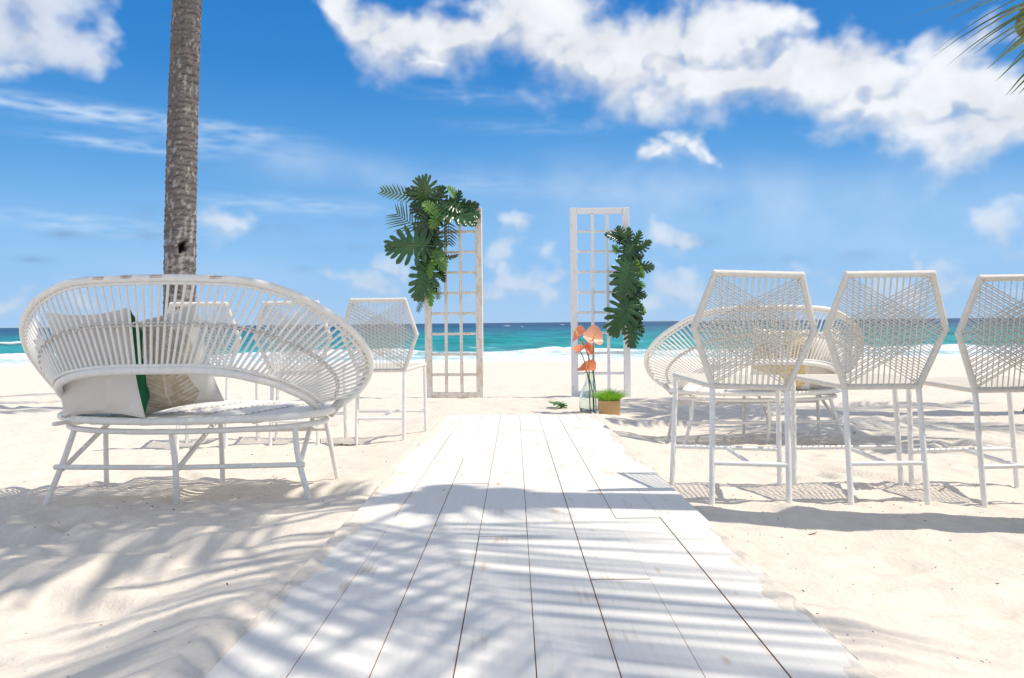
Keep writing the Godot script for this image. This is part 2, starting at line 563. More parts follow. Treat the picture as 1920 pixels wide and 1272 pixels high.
# ---------------------------------------------------------------- plants
func monstera(sd: int, L: float, Wd: float, curl: float) -> ArrayMesh:
	# a split leaf: lobes that grow from the midrib, touching near it and parted further out
	var r := RandomNumberGenerator.new()
	r.seed = sd
	var m := MB.new()
	var N := 8
	var prof := [0.72, 0.93, 1.0, 1.0, 0.95, 0.86, 0.72, 0.5]
	var half := Wd * 0.5
	for side in [-1.0, 1.0]:
		for k in N:
			var a0: float = lerpf(deg_to_rad(142), deg_to_rad(16), (k + 0.5) / N)
			var dA := deg_to_rad(126.0 / N)
			var root0 := L * 0.93 * k / N
			var root1 := L * 0.93 * (k + 1) / N
			var len: float = half * prof[k] * r.randf_range(0.92, 1.08) * 1.08
			var bend := r.randf_range(0.25, 0.5)
			var sag := r.randf_range(0.7, 1.3)
			var first := m.v.size()
			var p := Vector2(0, (root0 + root1) / 2)
			var steps := 8
			for t in steps + 1:
				var f := float(t) / steps
				var ang := a0 - bend * f
				if t > 0:
					p += Vector2(sin(ang) * side, cos(ang)) * len / steps
				var hw := 0.5 * (L * 0.93 / N + f * len * dA * 0.92)
				if f > 0.42:
					hw *= lerpf(1.0, 0.66 + 0.1 * sin(k * 2.0 + sd), smoothstep(0.26, 0.42, f))
				hw *= sqrt(clampf(1.0 - pow(f, 6.0), 0.0, 1.0)) if f < 1.0 else 0.06
				var across := Vector2(cos(ang) * -side, sin(ang))
				if across.y < 0.0:
					across = -across
				across = across.lerp(Vector2(0, 1), 1.0 - smoothstep(0.0, 0.35, f)).normalized()
				for e in [-1.0, 0.0, 1.0]:
					var q: Vector2 = p + across * hw * e
					if t == 0:
						q = Vector2(0, (root0 + root1) / 2 + e * (root1 - root0) / 2)
					var rr := q.distance_to(Vector2(0, L * 0.4)) / L
					var z := 0.22 * absf(q.x) - curl * sag * rr * rr * L - 0.25 * L * pow(clampf(q.y / L, 0, 1.2), 2) * curl
					z += (0.012 if e == 0.0 else -0.004) * L * 2.0 * sin(minf(f * 2.0, 1.0) * PI * 0.5)
					m.vert(Vector3(q.x, q.y, z), Vector3.ZERO, Vector2(q.x, q.y))
			for t in steps:
				for e in 2:
					var o := first + t * 3 + e
					if side > 0:
						m.tri(o, o + 1, o + 3); m.tri(o + 1, o + 4, o + 3)
					else:
						m.tri(o, o + 3, o + 1); m.tri(o + 1, o + 3, o + 4)
	m.smooth()
	return m.mesh()

func midrib(L: float, curl: float, stalk: float) -> ArrayMesh:
	var m := MB.new()
	var path := []
	var rad := []
	for k in 9:
		var y := lerpf(-stalk, L * 0.95, k / 8.0)
		var rr := absf(y - L * 0.4) / L
		var z := -curl * rr * rr * L - 0.25 * L * pow(clampf(y / L, 0, 1.2), 2) * curl + 0.002
		if y < 0:
			z -= y * y * 1.5
		path.append(Vector3(0, y, z))
		rad.append(lerpf(0.006, 0.0015, k / 8.0))
	m.tube(path, rad, 5)
	return m.mesh()

func strip(m: MB, path: Array, widths: Array, side: Vector3, fold := 0.0) -> void:
	var first := m.v.size()
	for k in path.size():
		var a: Vector3 = path[maxi(k - 1, 0)]
		var b: Vector3 = path[mini(k + 1, path.size() - 1)]
		var t := (b - a).normalized()
		var s := (side - t * side.dot(t)).normalized()
		var up := s.cross(t)
		m.vert(path[k] - s * widths[k] * 0.5 + up * fold * widths[k], Vector3.ZERO, Vector2(0, k))
		m.vert(path[k], Vector3.ZERO, Vector2(0.5, k))
		m.vert(path[k] + s * widths[k] * 0.5 + up * fold * widths[k], Vector3.ZERO, Vector2(1, k))
	for k in path.size() - 1:
		for e in 2:
			var o := first + k * 3 + e
			m.tri(o, o + 1, o + 3); m.tri(o + 1, o + 4, o + 3)

# a pinnate palm leaf that grows along +x from the origin; rise in degrees at the base, bow in degrees over its length
func frond(sd: int, L: float, rise: float, bow: float, leaf: float, pairs: int, wid: float, bare := 0.16, hang := 0.5) -> ArrayMesh:
	var r := RandomNumberGenerator.new()
	r.seed = sd
	var m := MB.new()
	var path := []
	var rad := []
	var tang := []
	var p := Vector3.ZERO
	for k in 25:
		var f := k / 24.0
		var a := deg_to_rad(rise - bow * pow(f, 1.35))
		var t := Vector3(cos(a), sin(a), 0)
		path.append(p); tang.append(t)
		rad.append(lerpf(L * 0.008 + 0.004, 0.0025, pow(f, 0.6)))
		p += t * L / 24.0
	m.tube(path, rad, 5)
	for k in pairs:
		var f := lerpf(bare, 0.995, (k + 0.5) / pairs)
		var at := f * 24.0
		var i0 := mini(int(at), 23)
		var o: Vector3 = path[i0].lerp(path[i0 + 1], at - i0)
		var t: Vector3 = tang[i0]
		for side in [-1.0, 1.0]:
			if wid > 0.03 and r.randf() < 0.12:
				continue
			var len: float = leaf * sin(PI * clampf(lerpf(0.28, 0.86, (f - bare) / (1.0 - bare)), 0, 1)) * (r.randf_range(0.72, 1.15) if wid > 0.03 else r.randf_range(0.9, 1.1))
			var fwd := lerpf(0.45, 1.2, f) + (r.randf_range(-0.22, 0.22) if wid > 0.03 else r.randf_range(-0.08, 0.08))
			var dir := (t * fwd + Vector3(0, 0.15 + (r.randf_range(-0.3, 0.2) if wid > 0.03 else 0.05), side)).normalized()
			var q := o
			var line := []
			var ws := []
			for s in 6:
				var g := s / 5.0
				line.append(q)
				ws.append(wid * [0.55, 1.0, 0.95, 0.75, 0.42, 0.04][s])
				dir = (dir + Vector3.DOWN * hang * 0.42 * (0.4 + g) * r.randf_range(0.8, 1.2)).normalized()
				q += dir * len / 5.0
			strip(m, line, ws, t, 0.12)
	var tail := m.v.size()
	m.smooth()
	return m.mesh()

func trunk_mesh(sd: int, base: float, top: float, h: float, lean: Callable, hole := false) -> ArrayMesh:
	var f := fnl(sd, 1.0, 3)
	var f2 := fnl(sd + 1, 6.0, 3)
	var f3 := fnl(sd + 2, 22.0, 2)
	var m := MB.new()
	m.colored = true
	var rows := int(h / 0.0125)
	var seg := 52
	var ring := 0.0
	var gap := 0.09
	var r := RandomNumberGenerator.new()
	r.seed = sd
	for k in rows + 1:
		var y := h * k / rows - 0.15
		ring += (h / rows) / gap
		if ring >= 1.0:
			ring -= 1.0
			gap = r.randf_range(0.04, 0.10)
		var rr := lerpf(base, top, smoothstep(0.0, h, y + 0.15)) + 0.10 * exp(-maxf(y, 0.0) * 4.5)
		var o: Vector3 = lean.call(y)
		for s in seg + 1:
			var a := TAU * (s % seg) / seg
			var dir := Vector3(cos(a), 0, sin(a))
			var wob := f.get_noise_3d(dir.x * 0.8, y * 1.2, dir.z * 0.8)
			var rg := fposmod(ring + 0.45 * wob + 0.12 * f2.get_noise_3d(dir.x * 0.4, y * 0.6, dir.z * 0.4), 1.0)
			var ledge := 0.0095 * (1.0 - rg) + 0.006 * smoothstep(0.9, 1.0, rg)
			var rough := 0.006 * f2.get_noise_3d(dir.x * 0.5, y * 1.6, dir.z * 0.5) + 0.004 * f3.get_noise_3d(dir.x * 0.35, y * 1.5, dir.z * 0.35)
			var lichen := smoothstep(0.12, 0.34, f2.get_noise_3d(dir.x * 0.45 + 7.0, y * 1.1, dir.z * 0.45) + 0.5 * f3.get_noise_3d(dir.x * 0.25, y * 0.8, dir.z * 0.25) + 0.22 * wob + lerpf(0.06, -0.22, smoothstep(1.5, 3.6, y)))
			var col := Color(0.118, 0.102, 0.098).lerp(Color(0.20, 0.178, 0.17), clampf(0.5 + 1.2 * f3.get_noise_3d(dir.x * 0.6, y * 3.0, dir.z * 0.6), 0, 1))
			col = col.lerp(Color(0.055, 0.045, 0.042), smoothstep(0.82, 0.97, rg) * 0.65)
			col = col.lerp(Color(0.46, 0.43, 0.41), lichen * 0.62)
			var q := rr + ledge + rough
			if hole:
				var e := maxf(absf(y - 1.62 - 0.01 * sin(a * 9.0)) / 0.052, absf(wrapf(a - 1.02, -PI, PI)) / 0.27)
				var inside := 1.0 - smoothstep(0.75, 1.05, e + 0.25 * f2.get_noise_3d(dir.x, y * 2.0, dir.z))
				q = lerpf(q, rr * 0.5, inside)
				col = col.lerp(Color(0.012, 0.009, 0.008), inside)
			m.tint = col
			m.vert(o + dir * q, Vector3.ZERO, Vector2(float(s) / seg, y))
	var w := seg + 1
	for k in rows:
		for s in seg:
			var o := k * w + s
			m.tri(o, o + 1, o + w)
			m.tri(o + 1, o + w + 1, o + w)
	m.smooth()
	for k in rows + 1:
		var nn := (m.n[k * w] + m.n[k * w + seg]).normalized()
		m.n[k * w] = nn
		m.n[k * w + seg] = nn
	return m.mesh()

# fronds: [azimuth in degrees from +x towards the sea, length, rise, bow, seed]
func palm(label: String, at: Vector3, h: float, base: float, top: float, lean: Callable, fronds: Array, sd: int, hole := false) -> Node3D:
	var t := thing("coconut_palm", label, "palm tree", at)
	part("trunk", trunk_mesh(sd, base, top, h + 0.15, lean, hole), M.bark, t)
	var top_at: Vector3 = lean.call(h) + Vector3(0, h, 0)
	top_at = lean.call(h)
	for k in fronds.size():
		var f: Array = fronds[k]
		var b := Basis(Vector3.UP, deg_to_rad(f[0]))
		part("frond", frond(sd * 31 + k, f[1], f[2], f[3], f[5] if f.size() > 5 else 0.68, 42, 0.036, 0.16, f[6] if f.size() > 6 else 0.5), M.frond_dry if f.size() > 7 else M.frond_old if k % 3 == 1 else M.frond, t, Transform3D(b, top_at + b * Vector3(0.08, -0.02, 0)))
	var nut := SphereMesh.new()
	nut.radius = 0.10
	nut.height = 0.25
	nut.radial_segments = 12
	nut.rings = 8
	for k in 5:
		var a := TAU * k / 5.0 + sd
		part("coconut", nut, M.nut, t, Transform3D(Basis(), top_at + Vector3(cos(a) * 0.2, -0.22 - 0.03 * (k % 2), sin(a) * 0.2)))
	return t

# ---------------------------------------------------------------- furniture
func make_chair(label: String) -> Node3D:
	var t := thing("woven_chair", label, "chair", Vector3.ZERO, 0.0, "white woven cord chairs in rows beside the aisle")
	# six corners of the back, leaning slightly towards +z
	var BL := Vector3(-0.147, 0.462, 0.150)
	var WL := Vector3(-0.234, 0.690, 0.190)
	var TL := Vector3(-0.166, 0.905, 0.228)
	var BR := Vector3(0.147, 0.462, 0.150)
	var WR := Vector3(0.234, 0.690, 0.190)
	var TR := Vector3(0.166, 0.905, 0.228)
	var corner := [BL, WL, TL, TR, WR, BR]
	for k in 5:
		var m := MB.new()
		var rg := ridged([corner[k], corner[k + 1]], 0.0132, 0.0048, 0.04)
		m.tube(rg[0], rg[1], 8)
		part("back_frame_tube", m.mesh(), M.cord, t)
	var kn := SphereMesh.new()
	kn.radius = 0.0142; kn.height = 0.0284; kn.radial_segments = 10; kn.rings = 6
	for k in corner.size():
		part("frame_corner", kn, M.cord, t, Transform3D(Basis(), corner[k]))
	# seat: a frame that widens to the front, corded both ways
	var FL := Vector3(-0.226, 0.478, -0.215)
	var FR := Vector3(0.226, 0.478, -0.215)
	var seat := [BL, FL, FR, BR, BL]
	for k in 4:
		var m := MB.new()
		var rg := ridged([seat[k], seat[k + 1]], 0.0115, 0.0048, 0.04)
		m.tube(rg[0], rg[1], 8)
		part("seat_frame_tube", m.mesh(), M.cord, t)
	for c in [FL, FR]:
		part("frame_corner", kn, M.cord, t, Transform3D(Basis(), c))
	var ws := MB.new()
	for k in 21:
		var f := (k + 0.5) / 21.0
		ws.tube([BL.lerp(FL, f) + Vector3(0, 0.009, 0), BR.lerp(FR, f) + Vector3(0, 0.009, 0)], 0.0023, 5, false, false)
	for k in 17:
		var f := (k + 0.5) / 17.0
		ws.tube([BL.lerp(BR, f) + Vector3(0, 0.004, 0), FL.lerp(FR, f) + Vector3(0, 0.004, 0)], 0.0023, 5, false, false)
	stuff(part("seat_weave", ws.mesh(), M.cord, t))
	# cords of the back: top to bottom, and each upper side to the opposite lower side
	var cords := []
	var nrm := (TR - BL).cross(TL - BR).normalized()
	for k in 27:
		var f := (k + 0.5) / 27.0
		cords.append([TL.lerp(TR, f), BL.lerp(BR, f), 0.0095 * (1 if k % 2 else -1)])
	for k in 23:
		var f := (k + 0.5) / 23.0
		cords.append([TL.lerp(WL, f), WR.lerp(BR, f), 0.0065 * (1 if k % 2 else -1)])
		cords.append([TR.lerp(WR, f), WL.lerp(BL, f), 0.0035 * (1 if k % 2 else -1)])
	for c in cords:
		var off: Vector3 = nrm * c[2]
		part("back_cord", M.rod5, M.cord, t, rod_at(c[0] + off, c[1] + off, 0.0021))
	# legs, rear then front, and the stretchers in an H
	var leg := func(a: Vector3, b: Vector3) -> void:
		var m := MB.new()
		m.tube([a, a.lerp(b, 0.5), b], 0.0112, 10)
		part("leg", m.mesh(), M.paint, t)
	var rl := [Vector3(-0.150, -0.04, 0.212), Vector3(0.150, -0.04, 0.212)]
	var fl := [Vector3(-0.236, -0.04, -0.180), Vector3(0.236, -0.04, -0.180)]
	leg.call(rl[0], BL - Vector3(0, 0.01, 0)); leg.call(rl[1], BR - Vector3(0, 0.01, 0))
	leg.call(fl[0], FL + Vector3(0.002, -0.01, 0)); leg.call(fl[1], FR + Vector3(-0.002, -0.01, 0))
	part("rear_stretcher", M.rod10, M.paint, t, rod_at(rl[0].lerp(BL, 0.405), rl[1].lerp(BR, 0.405), 0.0095))
	part("front_stretcher", M.rod10, M.paint, t, rod_at(fl[0].lerp(FL, 0.40), fl[1].lerp(FR, 0.40), 0.0095))
	part("middle_stretcher", M.rod10, M.paint, t, rod_at(fl[0].lerp(FL, 0.40).lerp(fl[1].lerp(FR, 0.40), 0.5), rl[0].lerp(BL, 0.405).lerp(rl[1].lerp(BR, 0.405), 0.5), 0.009))
	return t

func make_loveseat(label: String) -> Node3D:
	var t := thing("rattan_loveseat", label, "loveseat", Vector3.ZERO, 0.0, "white rattan loveseats facing the sea")
	var hoop := mirror_half([Vector3(0, 0.908, 0.425), Vector3(0.18, 0.905, 0.42), Vector3(0.348, 0.893, 0.395), Vector3(0.489, 0.850, 0.325), Vector3(0.580, 0.796, 0.265), Vector3(0.648, 0.742, 0.19), Vector3(0.700, 0.680, 0.105), Vector3(0.730, 0.610, 0.015), Vector3(0.732, 0.545, -0.06), Vector3(0.708, 0.480, -0.105), Vector3(0.660, 0.420, -0.11), Vector3(0.585, 0.360, -0.03)])
	var arch := mirror_half([Vector3(0, 0.557, 0.45), Vector3(0.17, 0.555, 0.45), Vector3(0.29, 0.541, 0.44), Vector3(0.365, 0.520, 0.41), Vector3(0.425, 0.494, 0.34), Vector3(0.466, 0.458, 0.25), Vector3(0.496, 0.418, 0.14), Vector3(0.520, 0.360, 0.03)])
	hoop = spline(hoop, 8)
	arch = spline(arch, 8)
	var m := MB.new()
	m.tube(hoop, 0.0152, 12)
	var h := part("back_hoop", m.mesh(), M.rattan, t)
	m = MB.new()
	var inner := []
	for p in hoop:
		inner.append(p + Vector3(-p.x * 0.028, -0.019 if p.y > 0.6 else 0.006, 0.006))
	m.tube(inner, 0.0062, 8)
	part("hoop_lining", m.mesh(), M.rattan, h)
	# worn paint along the top of the hoop
	for k in [0.432, 0.462, 0.488, 0.548]:
		var i0 := int(hoop.size() * k)
		m = MB.new()
		var line := []
		for q in 5:
			line.append(hoop[i0 + q].lerp(hoop[i0 + q + 1], 0.3 * (q % 2)) + Vector3(0, 0.0022, 0.0030 + 0.0003 * sin(q * 2.0 + k * 90.0)))
		m.tube(line, [0.0010, 0.0120, 0.0124, 0.0121, 0.0010], 8)
		part("bare_patch", m.mesh(), M.bare, h)
	m = MB.new()
	m.tube(arch, 0.0155, 12)
	var ar := part("arch_rail", m.mesh(), M.rattan, t)
	m = MB.new()
	var lining := []
	for p in arch:
		lining.append(p + Vector3(p.x * 0.045, 0.019, 0.0))
	m.tube(lining, 0.0062, 8)
	part("rail_lining", m.mesh(), M.rattan, ar)
	# spindles fan from the arch to the hoop; a twisted band binds them half way
	var n := 78
	var lo := spaced(arch, n + 6)
	var hi := spaced(hoop, n + 6)
	var band_a := []
	var band_b := []
	for k in range(3, n + 3):
		part("spindle", M.rod8, M.rattan, t, rod_at(lo[k], hi[k], 0.0055))
		var q: Vector3 = lo[k].lerp(hi[k], 0.50)
		var out := Vector3(0, 0.25, 1).normalized() * 0.0100
		var up: Vector3 = (hi[k] - lo[k]).normalized() * 0.0055
		var s := 1.0 if k % 2 else -1.0
		band_a.append(q + out * s + up)
		band_b.append(q - out * s - up)
	for b in [band_a, band_b]:
		m = MB.new()
		m.tube(spline(b, 3), 0.0044, 6)
		part("woven_band", m.mesh(), M.rattan_dull, t)
	# oval seat: two rims, rods along it, cross bars under them
	var oval := func(a: float, b: float, y: float) -> Array:
		var o := []
		for k in 64:
			o.append(Vector3(cos(TAU * k / 64) * a, y, sin(TAU * k / 64) * b))
		return o
	m = MB.new()
	m.tube(oval.call(0.575, 0.350, 0.352), 0.0150, 10, true)
	part("seat_rim", m.mesh(), M.rattan, t)
	m = MB.new()
	m.tube(oval.call(0.545, 0.325, 0.308), 0.0115, 10, true)
	part("lower_rim", m.mesh(), M.rattan, t)
	for k in 27:
		var z := -0.318 + 0.0245 * k
		var x := 0.566 * sqrt(maxf(0.0, 1.0 - pow(z / 0.345, 2)))
		if x > 0.05:
			part("seat_rod", M.rod8, M.rattan, t, rod_at(Vector3(-x, 0.355, z), Vector3(x, 0.355, z), 0.0086))
	for k in 5:
		var x := -0.40 + 0.20 * k
		part("seat_cross_bar", M.rod8, M.rattan, t, rod_at(Vector3(x - 0.08, 0.337, 0.28), Vector3(x + 0.08, 0.337, -0.28), 0.0085))
	for k in 5:
		var x := -0.36 + 0.18 * k
		for e in [-1.0, 1.0]:
			var line := []
			for q in 29:
				var f := q / 28.0
				var z := lerpf(0.27, -0.27, f)
				line.append(Vector3(x + lerpf(-0.09, 0.09, f) + e * 0.004, 0.3635 + 0.0035 * e * (1.0 if q % 2 else -1.0), z))
			m = MB.new()
			m.tube(line, 0.0030, 5)
			part("seat_binding", m.mesh(), M.rattan_dull, t)
	# bindings on the two ends of the hoop
	for s in [-1.0, 1.0]:
		m = MB.new()
		var rg := ridged([Vector3(s * 0.60, 0.385, -0.045), Vector3(s * 0.562, 0.335, 0.0)], 0.020, 0.008, 0.05)
		m.tube(rg[0], rg[1], 8)
		part("cane_binding", m.mesh(), M.rattan_dull, t)
		for x in [0.08, 0.30]:
			m = MB.new()
			var z: float = 0.350 * sqrt(1.0 - pow(x / 0.575, 2))
			rg = ridged([Vector3(s * x - 0.018, 0.352, z), Vector3(s * x + 0.018, 0.352, z)], 0.0165, 0.007, 0.04)
			m.tube(rg[0], rg[1], 8)
			part("cane_binding", m.mesh(), M.rattan, t)
	# six splayed legs with struts
	for x in [-1.0, 0.0, 1.0]:
		var foot := Vector3(0.553 * x, -0.04, 0.250)
		var head := Vector3(0.455 * x, 0.31, 0.165 if x != 0.0 else 0.30)
		var knee := foot.lerp(head, 0.58) + Vector3(0.012 if x == 0.0 else -0.012 * x, 0, 0.012)
		m = MB.new()
		m.tube(spline([foot, knee, head], 4), 0.0118, 10)
		part("leg", m.mesh(), M.rattan, t)
		m = MB.new()
		m.tube([knee - Vector3(0, 0.02, 0), Vector3(0.47 * x + (0.05 if x < 1.0 else 0.0), 0.315, -0.08)], 0.0105, 8)
		part("strut", m.mesh(), M.rattan, t)
		m = MB.new()
		m.tube([Vector3(0.545 * x, -0.04, -0.262), Vector3(0.50 * x, 0.32, -0.235 if x == 0.0 else -0.17)], 0.0115, 10)
		part("leg", m.mesh(), M.rattan, t)
	m = MB.new()
	m.tube([Vector3(-0.51, 0.155, 0.222), Vector3(0.0, 0.155, 0.262), Vector3(0.51, 0.155, 0.222)], 0.0105, 8)
	part("rear_stretcher", m.mesh(), M.rattan, t)
	m = MB.new()
	m.tube([Vector3(-0.52, 0.245, -0.20), Vector3(0.0, 0.235, -0.245), Vector3(0.52, 0.245, -0.20)], 0.0095, 8)
	part("front_rail", m.mesh(), M.rattan, t)
	return t

# a stuffed square cushion; +z is its front. The front, the back and the piping are three parts.
func cushion(label: String, at: Transform3D, size: float, front: Material, back: Material, edge: Material, group: String, seam := 0.0) -> Node3D:
	var t := thing("throw_pillow", label, "pillow", at.origin, 0.0, group)
	t.transform = at
	var N := 20
	var shape := func(u: float, v: float, s: float, bias: float) -> Vector3:
		var pinch := 1.0 - 0.10 * (1.0 - u * u) * pow(absf(v), 2.0)
		var pinch2 := 1.0 - 0.10 * (1.0 - v * v) * pow(absf(u), 2.0)
		var th := pow(maxf(0.0, (1.0 - pow(absf(u), 2.2)) * (1.0 - pow(absf(v), 2.2))), 0.48)
		var crease := 0.014 * sand_noise[1].get_noise_2d(u * 1.3 + s * 5.0, v * 1.3) + 0.007 * sand_noise[2].get_noise_2d(u * 0.5 - v * 0.25, v * 0.18 + u * 0.1 + s * 3.0)
		return Vector3(u * size * 0.5 * pinch2, v * size * 0.5 * pinch, s * (th * size * 0.26 + bias + crease * minf(1.0, th * 2.0)) + seam * (1.0 - th))
	for s in [1.0, -1.0]:
		var m := MB.new()
		for j in N + 1:
			for k in N + 1:
				var u := sin((k * 2.0 / N - 1.0) * PI / 2)
				var v := sin((j * 2.0 / N - 1.0) * PI / 2)
				m.vert(shape.call(u, v, s, 0.0), Vector3.ZERO, Vector2(0.5 + u * 0.5, 0.5 - v * 0.5))
		for j in N:
			for k in N:
				var o := j * (N + 1) + k
				if s > 0:
					m.tri(o, o + N + 1, o + 1); m.tri(o + 1, o + N + 1, o + N + 2)
				else:
					m.tri(o, o + 1, o + N + 1); m.tri(o + 1, o + N + 2, o + N + 1)
		m.smooth()
		part("front_panel" if s > 0 else "back_panel", m.mesh(), front if s > 0 else back, t)
	var m := MB.new()
	var loop := []
	for e in 4:
		for k in 14:
			var f := k / 7.0 - 1.0
			var uv: Vector2 = [Vector2(f, -1), Vector2(1, f), Vector2(-f, 1), Vector2(-1, -f)][e]
			loop.append(shape.call(uv.x, uv.y, 1.0, 0.0))
	m.tube(loop, 0.0042, 6, true)
	part("piping", m.mesh(), edge, t)
	return t

func make_trellis(label: String, at: Vector3, turn: float, wood: Array, H: float) -> Node3D:
	var t := thing("garden_trellis", label, "trellis", at, turn, "white wooden trellis panels framing the aisle")
	var W := 0.665
	var pw := 0.075
	for s in [-1.0, 1.0]:
		var m := MB.new()
		m.box(Vector3.ZERO, Vector3(pw, H + 0.06, 0.045), 0.004)
		part("post", m.mesh(), wood[0], t, Transform3D(Basis(), Vector3(s * (W - pw) / 2, H / 2 - 0.03, 0)))
	var iw := W - 2 * pw - 0.002
	for k in 10:
		var m := MB.new()
		var edge := k == 0 or k == 9
		m.box(Vector3.ZERO, Vector3(iw, 0.062 if edge else 0.030, 0.040 if edge else 0.018), 0.003)
		var y: float = 0.034 if k == 0 else (H - 0.034 if k == 9 else 0.034 + (H - 0.068) * k / 9.0)
		part(("bottom_rail" if k == 0 else "top_rail") if edge else "cross_slat", m.mesh(), wood[(k * 7) % wood.size()], t, Transform3D(Basis(Vector3.BACK, 0.006 * sin(k * 3.1 + at.x)), Vector3(0, y, 0 if edge else -0.0095)))
	for s in [-1.0, 1.0]:
		var m := MB.new()
		m.box(Vector3.ZERO, Vector3(0.034, H - 0.132, 0.018), 0.003)
		part("upright_slat", m.mesh(), wood[1], t, Transform3D(Basis(Vector3.BACK, 0.004 * s), Vector3(s * iw / 6.0, H / 2, 0.0095)))
	return t

func arrangement(label: String, at: Vector3, turn: float, leaves: Array, sd: int) -> Node3D:
	# a leaf is [base x, base y, tip x, tip y, width, out, roll, pitch, kind]
	var t := thing("leaf_arrangement", label, "leaf arrangement", at, turn)
	for k in leaves.size():
		var l: Array = leaves[k]
		var a := Vector3(l[0], l[1], l[5])
		var b := Vector3(l[2], l[3], l[5] + 0.03)
		var y := (b - a).normalized()
		var z := Vector3.BACK
		var x := y.cross(z).normalized()
		z = x.cross(y).normalized()
		var bs := Basis(x, y, z).rotated(y, deg_to_rad(l[6])).rotated(x, deg_to_rad(-l[7] * 0.6))
		var L := a.distance_to(b) * 0.90
		var curl := 0.20 + 0.10 * sin(k * 2.3 + sd)
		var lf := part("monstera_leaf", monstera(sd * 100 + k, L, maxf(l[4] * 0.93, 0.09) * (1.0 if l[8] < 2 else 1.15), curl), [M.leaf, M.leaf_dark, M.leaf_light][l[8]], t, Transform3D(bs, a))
		part("midrib", midrib(L, curl, 0.10), M.rib, lf)
	return t

func sprig(sd: int, L: float, bow: float, leaf: float, pairs: int, wid: float, mt: Material, t: Node3D, from: Vector3, dir: Vector3, face: Vector3, bare := 0.2) -> void:
	var x := dir.normalized()
	var y := (face - x * face.dot(x)).normalized()
	part("palm_leaf", frond(sd, L, 0.0, bow, leaf, pairs, wid, bare, 0.12), mt, t, Transform3D(Basis(x, y, x.cross(y)), from))

func flower(label: String, base: Vector3, head: Vector3, face: Vector3, size: float, sd: int) -> Node3D:
	var t := thing("anthurium_flower", label, "flower", base, 0.0)
	var m := MB.new()
	var h := head - base
	m.tube(spline([Vector3.ZERO, Vector3(h.x * 0.08, h.y * 0.45, h.z * 0.08), Vector3(h.x * 0.55, h.y * 0.82, h.z * 0.5), h], 6), 0.0042, 7)
	part("stem", m.mesh(), M.stem, t)
	# heart-shaped spathe
	m = MB.new()
	var R := 9
	var A := 30
	for r in R + 1:
		for k in A + 1:
			var a := TAU * k / A
			var f := float(r) / R
			var hr := 0.62 + 0.30 * absf(sin(a * 0.5)) + 0.22 * pow(maxf(0.0, -cos(a)), 10.0) - 0.42 * pow(maxf(0.0, cos(a)), 14.0)
			var p := Vector2(sin(a) * 1.02, -cos(a) * 0.94) * hr * f * size
			var z := 0.72 * p.length_squared() / size * (0.5 + 0.4 * sin(a * 2.0 + sd)) + 0.05 * size * sin(a * 5.0 + sd) * f * f
			m.vert(Vector3(p.x, p.y, z), Vector3.ZERO, Vector2(p.x, p.y))
	for r in R:
		for k in A:
			var o := r * (A + 1) + k
			m.tri(o, o + 1, o + A + 1); m.tri(o + 1, o + A + 2, o + A + 1)
	m.smooth()
	var z := face.normalized()
	var x := Vector3.UP.cross(z).normalized()
	var b := Basis(x, z.cross(x), z).rotated(z, 0.6 * sin(sd * 1.7))
	var sp := part("spathe", m.mesh(), M.coral if sd % 2 else M.coral_pale, t, Transform3D(b, h))
	m = MB.new()
	m.tube(spline([Vector3(0, 0.06 * size, 0.0), Vector3(0, 0.14 * size, 0.25 * size), Vector3(0, 0.40 * size, 0.75 * size)], 4), PackedFloat32Array([0.0055, 0.0070, 0.0070, 0.0068, 0.0064, 0.0060, 0.0055, 0.0048, 0.0028]), 8)
	part("spadix", m.mesh(), M.spadix, t, Transform3D(b, h))
	return t

